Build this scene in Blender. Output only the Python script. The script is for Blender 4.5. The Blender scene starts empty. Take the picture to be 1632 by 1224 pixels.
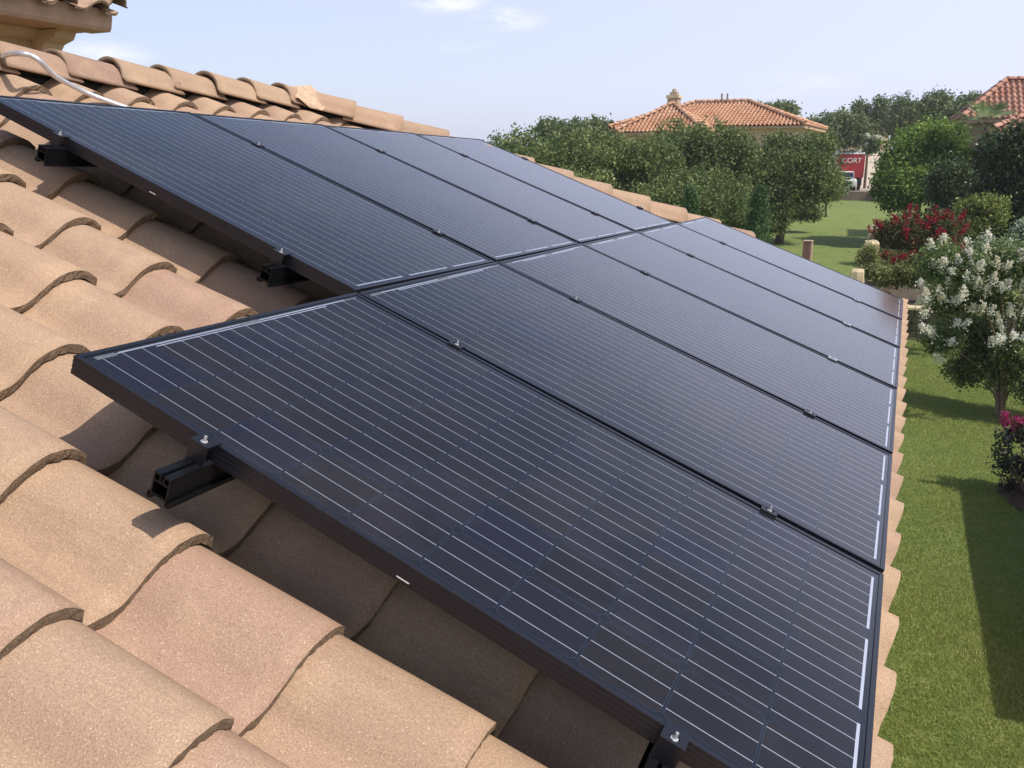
import bpy, bmesh, math, random
import numpy as np
from mathutils import Vector, Matrix

random.seed(7)
RNG = np.random.default_rng(11)
R = math.radians
C = bpy.context.scene.collection
SC = bpy.context.scene

# ------------------------------------------------------------------ camera
CAM = np.array([-0.0344, -1.1746, 0.9650])
RW = np.array([[0.91407774, 0.4055323, 0.0023318], [0.10061713, -0.2212154, -0.9700206], [-0.39285885, 0.88690885, -0.24301155]])
FPX = 1400.5                                     # focal length in pixels of the 1632 px wide photograph
cam_d = bpy.data.cameras.new('camera'); cam = bpy.data.objects.new('camera', cam_d); C.objects.link(cam)
cam_d.sensor_fit = 'HORIZONTAL'; cam_d.sensor_width = 36; cam_d.lens = 36 * FPX / 1632
cam_d.clip_start = 0.02; cam_d.clip_end = 4000
m = Matrix.Identity(4)
for i in range(3):
    m[i][0] = RW[0][i]; m[i][1] = -RW[1][i]; m[i][2] = -RW[2][i]; m[i][3] = CAM[i]
cam.matrix_world = m
SC.camera = cam

# ------------------------------------------------------------------ light
SUN = Vector((0.644, -0.13, 0.819)).normalized()
ELEV = math.asin(SUN.z); AZ = math.atan2(SUN.x, SUN.y)
sd = bpy.data.lights.new('sun', 'SUN'); sd.energy = 4.4; sd.angle = R(0.5); sd.color = (1.0, 0.94, 0.86)
sun = bpy.data.objects.new('sun', sd); C.objects.link(sun)
sun.rotation_euler = SUN.to_track_quat('Z', 'Y').to_euler(); sun.location = (20, -5, 30)
W = bpy.data.worlds.new('World'); SC.world = W; W.use_nodes = True
wt = W.node_tree; wt.nodes.clear()
def wn(t): return wt.nodes.new(t)
sky = wn('ShaderNodeTexSky'); sky.sky_type = 'NISHITA'; sky.sun_disc = False
sky.sun_elevation = ELEV; sky.sun_rotation = AZ; sky.altitude = 200; sky.air_density = 1.0; sky.dust_density = 2.0; sky.ozone_density = 1.6
bg = wn('ShaderNodeBackground'); bg.inputs['Strength'].default_value = 0.15
out = wn('ShaderNodeOutputWorld')
# thin fair-weather clouds, in the directions where the sky has them
tc = wn('ShaderNodeTexCoord')
mp = wn('ShaderNodeMapping'); mp.inputs['Scale'].default_value = (1.0, 1.0, 3.6)
wt.links.new(tc.outputs['Generated'], mp.inputs['Vector'])
nz = wn('ShaderNodeTexNoise'); nz.inputs['Scale'].default_value = 11.0; nz.inputs['Detail'].default_value = 7; nz.inputs['Roughness'].default_value = 0.62
wt.links.new(mp.outputs[0], nz.inputs['Vector'])
def skydir(x, y):
    d = RW.T @ np.array([(x - 816) / FPX, (y - 612) / FPX, 1.0]); return d / np.linalg.norm(d)
acc = None
for (cx, cy, rad, amp) in ((712, 2, 0.045, 1.0), (805, 30, 0.042, 1.0), (745, 72, 0.03, 0.45), (165, 88, 0.045, 0.9), (1270, 140, 0.06, 0.3)):
    d = skydir(cx, cy)
    sub = wn('ShaderNodeVectorMath'); sub.operation = 'SUBTRACT'; wt.links.new(tc.outputs['Generated'], sub.inputs[0]); sub.inputs[1].default_value = d
    sc_ = wn('ShaderNodeVectorMath'); sc_.operation = 'MULTIPLY'; sc_.inputs[1].default_value = (0.7, 0.7, 2.4); wt.links.new(sub.outputs[0], sc_.inputs[0])
    ln = wn('ShaderNodeVectorMath'); ln.operation = 'LENGTH'; wt.links.new(sc_.outputs[0], ln.inputs[0])
    mr = wn('ShaderNodeMapRange'); mr.interpolation_type = 'SMOOTHERSTEP'
    mr.inputs['From Min'].default_value = 0.0; mr.inputs['From Max'].default_value = rad; mr.inputs['To Min'].default_value = amp; mr.inputs['To Max'].default_value = 0
    wt.links.new(ln.outputs['Value'], mr.inputs['Value'])
    if acc is None: acc = mr.outputs[0]
    else:
        ad = wn('ShaderNodeMath'); ad.operation = 'MAXIMUM'; wt.links.new(acc, ad.inputs[0]); wt.links.new(mr.outputs[0], ad.inputs[1]); acc = ad.outputs[0]
nr = wn('ShaderNodeMapRange'); nr.inputs['From Min'].default_value = 0.40; nr.inputs['From Max'].default_value = 0.62
wt.links.new(nz.outputs['Fac'], nr.inputs['Value'])
mu = wn('ShaderNodeMath'); mu.operation = 'MULTIPLY'; wt.links.new(acc, mu.inputs[0]); wt.links.new(nr.outputs[0], mu.inputs[1])
# humid summer sky: a milky veil over the clear-sky blue
veil = wn('ShaderNodeMixRGB'); veil.inputs['Fac'].default_value = 0.45; veil.inputs['Color2'].default_value = (7.0, 7.2, 9.4, 1)
wt.links.new(sky.outputs[0], veil.inputs['Color1'])
sxz = wn('ShaderNodeSeparateXYZ'); wt.links.new(tc.outputs['Generated'], sxz.inputs[0])
vr = wn('ShaderNodeMapRange'); vr.interpolation_type = 'SMOOTHSTEP'; vr.inputs['From Min'].default_value = 0.24; vr.inputs['From Max'].default_value = 0.47; vr.inputs['To Min'].default_value = 0.62; vr.inputs['To Max'].default_value = 0.03
wt.links.new(sxz.outputs['Z'], vr.inputs['Value']); 
# hazier toward the bright side of the sky, bluer away from it
azd = wn('ShaderNodeVectorMath'); azd.operation = 'DOT_PRODUCT'; wt.links.new(tc.outputs['Generated'], azd.inputs[0]); azd.inputs[1].default_value = (0.914, 0.406, 0.0)
azm = wn('ShaderNodeMapRange'); azm.inputs['From Min'].default_value = -0.55; azm.inputs['From Max'].default_value = 0.45; azm.inputs['To Min'].default_value = 0.62; azm.inputs['To Max'].default_value = 1.12
wt.links.new(azd.outputs['Value'], azm.inputs['Value']); azp = wn('ShaderNodeMath'); azp.operation = 'MULTIPLY'
wt.links.new(vr.outputs[0], azp.inputs[0]); wt.links.new(azm.outputs[0], azp.inputs[1]); wt.links.new(azp.outputs[0], veil.inputs['Fac'])
mx = wn('ShaderNodeMixRGB'); mx.inputs['Color2'].default_value = (7.8, 7.8, 8.0, 1)
wt.links.new(mu.outputs[0], mx.inputs['Fac']); wt.links.new(veil.outputs[0], mx.inputs['Color1'])
wt.links.new(mx.outputs[0], bg.inputs['Color']); wt.links.new(bg.outputs[0], out.inputs['Surface'])
SC.view_settings.view_transform = 'Standard'; SC.view_settings.look = 'None'; SC.view_settings.gamma = 1; SC.view_settings.exposure = -0.06
SC.cycles.max_bounces = 8; SC.cycles.transparent_max_bounces = 8

# ------------------------------------------------------------------ material helpers
class NT:
    def __init__(s, name):
        s.m = bpy.data.materials.new(name); s.m.use_nodes = True; s.t = s.m.node_tree
        s.b = s.t.nodes['Principled BSDF']; s.out = s.t.nodes['Material Output']
    def n(s, t, **kw):
        x = s.t.nodes.new(t)
        for k, v in kw.items():
            if k in x.inputs: x.inputs[k].default_value = v
            else: setattr(x, k, v)
        return x
    def l(s, a, b): s.t.links.new(a, b)
    def coord(s, which='Object', scale=None):
        tcn = s.n('ShaderNodeTexCoord'); o = tcn.outputs[which]
        if scale:
            mm = s.n('ShaderNodeMapping'); mm.inputs['Scale'].default_value = scale; s.l(o, mm.inputs['Vector']); o = mm.outputs[0]
        return o
    def noise(s, v, scale, detail=4, rough=0.55):
        x = s.n('ShaderNodeTexNoise', Scale=scale, Detail=detail, Roughness=rough); s.l(v, x.inputs['Vector']); return x.outputs['Fac']
    def math(s, op, a, b=None, c=None, clamp=False):
        x = s.n('ShaderNodeMath'); x.operation = op; x.use_clamp = clamp
        for i, v in enumerate((a, b, c)):
            if v is None: continue
            if isinstance(v, (int, float)): x.inputs[i].default_value = v
            else: s.l(v, x.inputs[i])
        return x.outputs[0]
    def ramp(s, f, stops, interp='LINEAR'):
        x = s.n('ShaderNodeValToRGB'); x.color_ramp.interpolation = interp
        e = x.color_ramp.elements
        while len(e) < len(stops): e.new(0.5)
        for i, (p, c) in enumerate(stops): e[i].position = p; e[i].color = (*c, 1)
        s.l(f, x.inputs[0]); return x.outputs[0]
    def mix(s, f, a, b, mode='MIX'):
        x = s.n('ShaderNodeMixRGB'); x.blend_type = mode
        for k, v in (('Fac', f), ('Color1', a), ('Color2', b)):
            if isinstance(v, (int, float)): x.inputs[k].default_value = v
            elif isinstance(v, tuple): x.inputs[k].default_value = (*v, 1)
            else: s.l(v, x.inputs[k])
        return x.outputs[0]
    def attr(s, name):
        x = s.n('ShaderNodeAttribute'); x.attribute_name = name; return x.outputs['Fac']
    def bump(s, h, strength=0.3, dist=0.01):
        x = s.n('ShaderNodeBump', Strength=strength, Distance=dist); s.l(h, x.inputs['Height']); s.l(x.outputs[0], s.b.inputs['Normal']); return x
    def set(s, **kw):
        for k, v in kw.items():
            i = s.b.inputs[k.replace('_', ' ')]
            if isinstance(v, (int, float)): i.default_value = v
            elif isinstance(v, tuple): i.default_value = (*v, 1) if len(v) == 3 else v
            else: s.l(v, i)
        return s

def simple(name, col, rough=0.7, metal=0.0, var=0.12, scale=8, bump=0.15, bd=0.005):
    q = NT(name); v = q.coord(); f = q.noise(v, scale, 6)
    dk = tuple(c * (1 - var) for c in col); lt = tuple(min(1, c * (1 + var)) for c in col)
    q.set(Base_Color=q.ramp(f, [(0.3, dk), (0.7, lt)]), Roughness=rough, Metallic=metal)
    if bump: q.bump(q.noise(v, scale * 6, 4), bump, bd)
    return q.m

M = {}
def tile_mat(name, stops, speck=1.0, fine=300.0):
    q = NT(name); v = q.coord()
    base = q.ramp(q.attr('tone'), stops)
    big = q.noise(v, 3.2, 5)
    base = q.mix(q.math('MULTIPLY', q.math('SUBTRACT', big, 0.35, clamp=True), 0.75), base, (0.35, 0.225, 0.145))
    lightp = q.noise(v, 7.0, 3)
    base = q.mix(q.math('MULTIPLY', q.math('SUBTRACT', lightp, 0.52, clamp=True), 1.6 * speck), base, (0.58, 0.41, 0.25))
    stn = q.noise(q.coord('Object', (0.9, 7.0, 1.5)), 3.0, 6, 0.7)      # faint run-off streaks down the slope
    base = q.mix(q.math('MULTIPLY', q.math('SUBTRACT', stn, 0.52, clamp=True), 2.0), base, (0.27, 0.175, 0.115))
    lich = q.math('GREATER_THAN', q.noise(v, 26, 6, 0.75), 0.70)
    base = q.mix(q.math('MULTIPLY', lich, 0.35), base, (0.16, 0.115, 0.075))
    g = q.noise(v, fine, 2, 0.7)
    grain = q.ramp(g, [(0.28, (0.68, 0.65, 0.62)), (0.46, (0.97, 0.96, 0.95)), (0.58, (1.06, 1.06, 1.06)), (0.74, (1.5, 1.5, 1.5))])
    base = q.mix(1.0, base, grain, 'MULTIPLY')
    vo = q.n('ShaderNodeTexVoronoi', Scale=150.0); q.l(v, vo.inputs['Vector'])
    sp = q.math('LESS_THAN', vo.outputs['Distance'], 0.13)
    spc = q.math('MULTIPLY', sp, q.math('GREATER_THAN', q.noise(v, 60, 1), 0.54))
    base = q.mix(q.math('MULTIPLY', spc, 0.75 * speck), base, (0.85, 0.78, 0.66))
    q.set(Base_Color=base, Roughness=0.82); q.b.inputs['Specular IOR Level'].default_value = 0.35
    q.bump(q.math('ADD', q.math('MULTIPLY', g, 0.6), q.noise(v, 60, 3)), 0.55, 0.0022)
    return q.m
M['tile'] = tile_mat('concrete_tile', [(0.0, (0.39, 0.265, 0.185)), (0.22, (0.425, 0.288, 0.188)), (0.45, (0.40, 0.275, 0.19)), (0.65, (0.44, 0.30, 0.192)), (0.85, (0.40, 0.267, 0.185)), (1.0, (0.39, 0.252, 0.182))])
M['cap'] = tile_mat('concrete_cap_tile', [(0.0, (0.33, 0.215, 0.155)), (0.3, (0.42, 0.29, 0.19)), (0.6, (0.37, 0.255, 0.175)), (0.8, (0.41, 0.27, 0.18)), (1.0, (0.31, 0.20, 0.15))])
q = NT('tile_cut_edge'); v = q.coord(); g = q.noise(v, 300, 5, 0.75)
q.set(Base_Color=q.ramp(g, [(0.3, (0.09, 0.06, 0.038)), (0.5, (0.26, 0.18, 0.115)), (0.72, (0.42, 0.31, 0.21))]), Roughness=0.95)
q.bump(q.math('ADD', g, q.noise(v, 70, 4)), 1.0, 0.006); M['edge'] = q.m
q = NT('orange_clay_tile'); v = q.coord()
b0 = q.ramp(q.attr('tone'), [(0.0, (0.50, 0.24, 0.13)), (0.35, (0.57, 0.30, 0.17)), (0.6, (0.62, 0.35, 0.205)), (0.85, (0.66, 0.41, 0.26)), (1.0, (0.46, 0.22, 0.13))])
q.set(Base_Color=q.mix(q.math('MULTIPLY', q.noise(v, 0.9, 5), 0.35), b0, (0.36, 0.17, 0.11)), Roughness=0.85); M['clay'] = q.m
q = NT('red_clay_tile'); v = q.coord()
b0 = q.ramp(q.attr('tone'), [(0.0, (0.42, 0.19, 0.13)), (0.35, (0.49, 0.25, 0.175)), (0.6, (0.54, 0.29, 0.205)), (0.85, (0.56, 0.34, 0.25)), (1.0, (0.39, 0.18, 0.125))])
q.set(Base_Color=q.mix(q.math('MULTIPLY', q.noise(v, 0.9, 5), 0.35), b0, (0.40, 0.19, 0.13)), Roughness=0.85); M['redclay'] = q.m
M['underlay'] = simple('black_underlayment', (0.018, 0.017, 0.016), 0.95, var=0.3)
M['mortar'] = simple('mortar_bed', (0.60, 0.42, 0.28), 0.95, var=0.22, scale=40, bump=0.8, bd=0.008)
M['stucco'] = simple('tan_stucco', (0.52, 0.37, 0.19), 0.9, var=0.08, scale=5, bump=0.35, bd=0.004)
M['stucco_pale'] = simple('cream_stucco_trim', (0.62, 0.47, 0.29), 0.9, var=0.1, scale=6, bump=0.3, bd=0.003)
M['fascia'] = simple('pink_tan_fascia', (0.50, 0.33, 0.22), 0.75, var=0.12, scale=9, bump=0.12)
M['wall_far'] = simple('cream_house_wall', (0.62, 0.50, 0.34), 0.9, var=0.08, scale=1.5, bump=0.1)
M['wall_tan'] = simple('tan_house_wall', (0.42, 0.32, 0.23), 0.9, var=0.1, scale=1.5, bump=0.1)
M['pane'] = simple('window_glass', (0.03, 0.035, 0.04), 0.08, var=0.1, bump=0)
M['winframe'] = simple('window_frame_paint', (0.30, 0.22, 0.16), 0.5, var=0.05, bump=0)
M['black'] = simple('black_anodised_metal', (0.016, 0.016, 0.019), 0.36, metal=0.55, var=0.15, scale=30, bump=0.04)
M['rail'] = simple('black_rail_metal', (0.014, 0.014, 0.016), 0.30, metal=0.5, var=0.2, scale=40, bump=0.05)
M['frame'] = simple('black_frame_metal', (0.012, 0.012, 0.017), 0.30, metal=0.0, var=0.12, scale=22, bump=0.03)
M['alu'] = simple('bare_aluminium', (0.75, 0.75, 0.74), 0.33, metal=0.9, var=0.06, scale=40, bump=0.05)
M['steel'] = simple('stainless_bolt', (0.62, 0.62, 0.61), 0.35, metal=0.6, var=0.08, scale=90, bump=0.08)
M['conduit'] = simple('galvanised_conduit', (0.62, 0.63, 0.66), 0.38, metal=0.55, var=0.12, scale=30, bump=0.06)
M['slot'] = simple('slot_light_paint', (0.80, 0.79, 0.74), 0.6, var=0.03, bump=0)
M['pad'] = simple('grey_cell_pad', (0.10, 0.115, 0.13), 0.6, var=0.15, scale=50, bump=0)
M['bark'] = simple('grey_brown_bark', (0.13, 0.095, 0.065), 0.95, var=0.35, scale=14, bump=0.8, bd=0.02)
M['barkp'] = simple('smooth_tan_bark', (0.22, 0.15, 0.10), 0.85, var=0.3, scale=18, bump=0.4, bd=0.006)
M['stone'] = simple('pale_limestone', (0.60, 0.49, 0.30), 0.9, var=0.2, scale=7, bump=0.6, bd=0.02)
M['stonewall'] = simple('rough_wall_stone', (0.15, 0.125, 0.075), 0.95, var=0.35, scale=6, bump=0.8, bd=0.03)
M['post'] = simple('brown_brick_post', (0.22, 0.11, 0.085), 0.85, var=0.2, scale=14, bump=0.4, bd=0.01)
M['postcap'] = simple('pale_post_tone', (0.50, 0.34, 0.24), 0.85, var=0.1, scale=14, bump=0.3, bd=0.01)
M['garden_wall'] = simple('garden_wall_render', (0.52, 0.42, 0.30), 0.9, var=0.1, scale=4, bump=0.3, bd=0.006)
M['concrete'] = simple('pale_concrete_drive', (0.56, 0.46, 0.36), 0.9, var=0.1, scale=1.2, bump=0.1)
M['kerb'] = simple('drive_kerb_concrete', (0.22, 0.16, 0.115), 0.9, var=0.15, scale=2, bump=0.1)
M['truckred'] = simple('red_truck_paint', (0.36, 0.022, 0.028), 0.35, var=0.08, scale=2, bump=0)
M['truckroof'] = simple('white_truck_roof', (0.74, 0.75, 0.80), 0.5, var=0.05, scale=2, bump=0)
M['white'] = simple('white_paint', (0.78, 0.78, 0.77), 0.35, var=0.03, bump=0)
M['rubber'] = simple('tyre_rubber', (0.015, 0.015, 0.015), 0.85, var=0.1, bump=0)
M['chassis'] = simple('dark_chassis', (0.02, 0.02, 0.03), 0.6, var=0.1, bump=0)
M['lamp'] = simple('lamp_lens', (0.75, 0.72, 0.66), 0.15, var=0.02, bump=0)
M['redlamp'] = simple('tail_lamp_lens', (0.5, 0.02, 0.02), 0.2, var=0.02, bump=0)

def leaf_mat(name, stops, rough=0.6, trans=0.3, spec=0.22, gain=2.1, tint=(0.16, 0.22, 0.02)):
    q = NT(name)
    col = q.ramp(q.attr('tone'), [(p, tuple(min(.9, c * gain) for c in cc)) for p, cc in stops])
    q.set(Base_Color=col, Roughness=rough); q.b.inputs['Specular IOR Level'].default_value = spec
    tr = q.n('ShaderNodeBsdfTranslucent'); q.l(q.mix(0.35, col, tint), tr.inputs['Color'])
    ms = q.n('ShaderNodeMixShader', Fac=trans); q.l(q.b.outputs[0], ms.inputs[1]); q.l(tr.outputs[0], ms.inputs[2]); q.l(ms.outputs[0], q.out.inputs['Surface'])
    return q.m
M['oak'] = leaf_mat('live_oak_leaves', [(0, (0.032, 0.046, 0.019)), (0.5, (0.070, 0.092, 0.032)), (0.85, (0.125, 0.145, 0.052)), (1, (0.20, 0.205, 0.09))])
M['oak_far'] = leaf_mat('distant_oak_leaves', [(0, (0.045, 0.06, 0.03)), (0.5, (0.078, 0.098, 0.048)), (1, (0.15, 0.165, 0.085))])
M['bright'] = leaf_mat('bright_green_leaves', [(0, (0.038, 0.068, 0.016)), (0.5, (0.085, 0.13, 0.03)), (0.85, (0.145, 0.20, 0.045)), (1, (0.24, 0.29, 0.085))], trans=0.35)
M['dark'] = leaf_mat('dark_glossy_leaves', [(0, (0.016, 0.026, 0.012)), (0.6, (0.036, 0.050, 0.022)), (0.9, (0.07, 0.085, 0.038)), (1, (0.17, 0.18, 0.10))], rough=0.38, trans=0.16)
M['juniper'] = leaf_mat('juniper_foliage', [(0, (0.02, 0.042, 0.015)), (0.6, (0.036, 0.07, 0.022)), (1, (0.07, 0.11, 0.035))], trans=0.12)
M['myrtle'] = leaf_mat('crape_myrtle_leaves', [(0, (0.045, 0.065, 0.026)), (0.5, (0.095, 0.125, 0.048)), (0.85, (0.16, 0.185, 0.075)), (1, (0.27, 0.27, 0.13))], rough=0.4)
M['redbush'] = leaf_mat('red_myrtle_leaves', [(0, (0.028, 0.03, 0.012)), (0.5, (0.05, 0.055, 0.02)), (1, (0.11, 0.08, 0.035))])
M['yellowgreen'] = leaf_mat('yellow_green_leaves', [(0, (0.045, 0.06, 0.018)), (0.5, (0.09, 0.11, 0.03)), (1, (0.20, 0.22, 0.07))])
M['greygreen'] = leaf_mat('grey_green_leaves', [(0, (0.08, 0.10, 0.065)), (0.5, (0.15, 0.18, 0.12)), (1, (0.28, 0.32, 0.23))], trans=0.15)
M['plum'] = leaf_mat('plum_dark_leaves', [(0, (0.012, 0.018, 0.012)), (0.6, (0.026, 0.03, 0.022)), (0.9, (0.055, 0.045, 0.04)), (1, (0.12, 0.11, 0.11))], rough=0.32, trans=0.1)
M['bedplant'] = leaf_mat('bed_plant_leaves', [(0, (0.04, 0.052, 0.018)), (0.4, (0.085, 0.09, 0.035)), (0.8, (0.14, 0.16, 0.05)), (1, (0.22, 0.19, 0.10))])
M['palm'] = leaf_mat('palm_fronds', [(0, (0.05, 0.085, 0.035)), (0.5, (0.11, 0.155, 0.07)), (1, (0.25, 0.29, 0.16))])
M['petal_white'] = leaf_mat('cream_white_petals', [(0, (0.55, 0.50, 0.33)), (0.5, (0.75, 0.72, 0.56)), (1, (0.88, 0.86, 0.78))], rough=0.8, trans=0.42, gain=1.15, tint=(0.85, 0.8, 0.65))
M['petal_red'] = leaf_mat('crimson_petals', [(0, (0.13, 0.007, 0.014)), (0.5, (0.27, 0.014, 0.032)), (1, (0.42, 0.04, 0.06))], rough=0.8, gain=1.0, tint=(.4, .02, .04))
M['petal_pink'] = leaf_mat('magenta_petals', [(0, (0.30, 0.02, 0.10)), (0.5, (0.50, 0.05, 0.20)), (1, (0.68, 0.14, 0.33))], rough=0.8, gain=1.0, tint=(.7, .1, .3))
M['grass'] = leaf_mat('grass_blades', [(0, (0.12, 0.155, 0.036)), (0.5, (0.21, 0.242, 0.066)), (0.85, (0.32, 0.32, 0.115)), (1, (0.50, 0.45, 0.24))], rough=0.6, trans=0.4, gain=1.5)

# ground
q = NT('lawn_ground'); v = q.coord()
p1 = q.noise(v, 0.7, 6, 0.6); p2 = q.noise(v, 7.0, 5, 0.65); p3 = q.noise(v, 48, 4, 0.75)
col = q.ramp(p2, [(0.30, (0.105, 0.165, 0.030)), (0.5, (0.158, 0.225, 0.046)), (0.68, (0.26, 0.29, 0.085))])
col = q.mix(q.math('MULTIPLY', q.math('SUBTRACT', p1, 0.46, clamp=True), 2.4), col, (0.26, 0.26, 0.08))
col = q.mix(1.0, col, q.ramp(p3, [(0.28, (0.5, 0.5, 0.5)), (0.5, (0.95, 0.95, 0.95)), (0.75, (1.6, 1.6, 1.5))]), 'MULTIPLY')
q.set(Base_Color=col, Roughness=0.9); q.bump(q.math('ADD', p3, q.noise(v, 16, 3)), 0.8, 0.03); M['lawn'] = q.m
M['mulch'] = simple('bark_mulch', (0.105, 0.055, 0.042), 0.95, var=0.6, scale=30, bump=1.0, bd=0.03)
M['soil'] = simple('planting_soil', (0.10, 0.075, 0.045), 0.95, var=0.5, scale=9, bump=1.0, bd=0.03)

# solar cells under textured glass
def cell_material():
    q = NT('solar_cells_under_glass')
    tcn = q.n('ShaderNodeTexCoord'); sx = q.n('ShaderNodeSeparateXYZ'); q.l(tcn.outputs['Object'], sx.inputs[0])
    X, Y = sx.outputs['X'], sx.outputs['Y']
    P = 0.1565
    def lt(a, b): return q.math('LESS_THAN', a, b)
    def gt(a, b): return q.math('GREATER_THAN', a, b)
    def mul(*a):
        r = a[0]
        for b in a[1:]: r = q.math('MULTIPLY', r, b)
        return r
    ax, ay = q.math('ABSOLUTE', X), q.math('ABSOLUTE', Y)
    inx, iny = lt(ax, 3 * P), lt(ay, 5 * P)
    cx = q.math('FRACT', q.math('ADD', q.math('DIVIDE', X, P), 10.0)); cy = q.math('FRACT', q.math('ADD', q.math('DIVIDE', Y, P), 10.0))
    ux = q.math('ABSOLUTE', q.math('SUBTRACT', cx, 0.5)); uy = q.math('ABSOLUTE', q.math('SUBTRACT', cy, 0.5))
    corner = q.math('ADD', ux, uy)
    incell = mul(lt(ux, 0.489), lt(uy, 0.489), lt(corner, 0.915), inx, iny)
    rim_in = mul(lt(ux, 0.482), lt(uy, 0.482), lt(corner, 0.905))
    rim = mul(incell, q.math('SUBTRACT', 1.0, rim_in))
    # per cell tint
    fl = q.n('ShaderNodeCombineXYZ'); q.l(q.math('FLOOR', q.math('ADD', q.math('DIVIDE', X, P), 10.0)), fl.inputs[0]); q.l(q.math('FLOOR', q.math('ADD', q.math('DIVIDE', Y, P), 10.0)), fl.inputs[1])
    oi = q.n('ShaderNodeObjectInfo'); q.l(q.math('MULTIPLY', oi.outputs['Random'], 57.0), fl.inputs[2])
    wnn = q.n('ShaderNodeTexWhiteNoise'); q.l(fl.outputs[0], wnn.inputs['Vector'])
    cellc = q.ramp(wnn.outputs['Value'], [(0.0, (0.0100, 0.0075, 0.0080)), (0.5, (0.0140, 0.0100, 0.0090)), (1.0, (0.0105, 0.0085, 0.0150))])
    sm = q.noise(tcn.outputs['Object'], 5.5, 5, 0.6)
    cellc = q.mix(q.math('MULTIPLY', q.math('SUBTRACT', sm, 0.60, clamp=True), 2.2), cellc, (0.028, 0.030, 0.055))
    col = q.mix(incell, (0.0075, 0.008, 0.011), cellc)
    col = q.mix(q.math('MULTIPLY', rim, q.math('MULTIPLY', q.noise(tcn.outputs['Object'], 9, 2), 0.9)), col, (0.035, 0.055, 0.10))
    # three busbars on every cell, broken at the gaps between cells
    bb = q.math('ABSOLUTE', q.math('SUBTRACT', q.math('FRACT', q.math('MULTIPLY', cx, 3.0)), 0.5))
    bar = mul(lt(bb, 0.0160), inx, iny, lt(uy, 0.483))
    # ribbons that join the strings at both ends
    yb = q.math('SUBTRACT', Y, 0.0)
    seg = q.math('ABSOLUTE', q.math('SUBTRACT', q.math('FRACT', q.math('ADD', q.math('DIVIDE', X, 2 * P), 10.5)), 0.5))
    ribbon_low = mul(lt(q.math('ABSOLUTE', q.math('ADD', Y, 5 * P - 0.003)), 0.0030), lt(seg, 0.425), lt(ax, 2.92 * P))
    r1 = mul(lt(q.math('ABSOLUTE', q.math('SUBTRACT', Y, 5 * P + 0.001)), 0.0019), lt(ax, 2.55 * P))
    r2 = mul(lt(q.math('ABSOLUTE', q.math('SUBTRACT', Y, 5 * P - 0.008)), 0.0019), lt(ax, 1.95 * P))
    up = mul(lt(ax, 2.92 * P), lt(q.math('ABSOLUTE', q.math('SUBTRACT', Y, 5 * P - 0.001)), 0.0014))
    silver = q.math('MAXIMUM', q.math('MAXIMUM', bar, ribbon_low), q.math('MAXIMUM', r1, q.math('MAXIMUM', r2, q.math('MULTIPLY', up, 0.4))))
    col = q.mix(silver, col, (0.80, 0.80, 0.84))
    q.l(q.math('MULTIPLY', silver, 0.92), q.b.inputs['Metallic']); q.l(q.math('SUBTRACT', 0.55, q.math('MULTIPLY', silver, 0.07)), q.b.inputs['Roughness'])
    # a light film of dust
    du = q.noise(tcn.outputs['Object'], 2.2, 6, 0.65)
    col = q.mix(q.math('ADD', 0.003, q.math('MULTIPLY', q.math('SUBTRACT', du, 0.48, clamp=True), 0.16)), col, (0.42, 0.37, 0.33))
    q.set(Base_Color=col)
    q.b.inputs['Specular IOR Level'].default_value = 0.0
    q.b.inputs['Sheen Weight'].default_value = 0.05; q.b.inputs['Sheen Roughness'].default_value = 0.35; q.b.inputs['Sheen Tint'].default_value = (0.92, 0.95, 1.0, 1)   # dusty sheen added to brighten the far panels at a low angle
    q.b.inputs['Coat Weight'].default_value = 1.0; q.b.inputs['Coat IOR'].default_value = 1.55
    cr = q.math('ADD', 0.05, q.math('MULTIPLY', du, 0.09)); q.l(cr, q.b.inputs['Coat Roughness'])
    return q.m
M['cells'] = cell_material()

# ------------------------------------------------------------------ object helpers
def mesh(name, V, F, mats, parent=None, idx=None, smooth=False, tone=None):
    me = bpy.data.meshes.new(name)
    V = np.asarray(V, dtype=np.float32)
    if isinstance(F, np.ndarray):
        k = F.shape[1]; nf = len(F)
        me.vertices.add(len(V)); me.vertices.foreach_set('co', V.ravel())
        me.loops.add(nf * k); me.loops.foreach_set('vertex_index', F.astype(np.int32).ravel())
        me.polygons.add(nf); me.polygons.foreach_set('loop_start', np.arange(0, nf * k, k, dtype=np.int32)); me.polygons.foreach_set('loop_total', np.full(nf, k, dtype=np.int32))
        me.update(calc_edges=True)
    else:
        me.from_pydata([tuple(map(float, v)) for v in V], [], F); me.update()
    for mt in (mats if isinstance(mats, (list, tuple)) else [mats]): me.materials.append(mt)
    if idx is not None: me.polygons.foreach_set('material_index', np.asarray(idx, dtype=np.int32))
    if smooth is not False:
        me.polygons.foreach_set('use_smooth', np.ones(len(me.polygons), dtype=bool) if smooth is True else np.asarray(smooth, dtype=bool))
    if tone is not None:
        a = me.attributes.new('tone', 'FLOAT', 'FACE'); a.data.foreach_set('value', np.asarray(tone, dtype=np.float32))
    me.validate()
    o = bpy.data.objects.new(name, me); C.objects.link(o)
    if parent is not None: o.parent = parent
    return o
def thing(name, label, cat, loc=(0, 0, 0), group=None, matrix=None):
    o = bpy.data.objects.new(name, None); C.objects.link(o); o.empty_display_size = 0.2
    if matrix is not None: o.matrix_world = matrix
    else: o.location = loc
    o['label'] = label; o['category'] = cat
    if group: o['group'] = group
    return o
def tag(o, label, cat, group=None):
    o['label'] = label; o['category'] = cat
    if group: o['group'] = group
    return o
def structure(o): o['kind'] = 'structure'; return o
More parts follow.
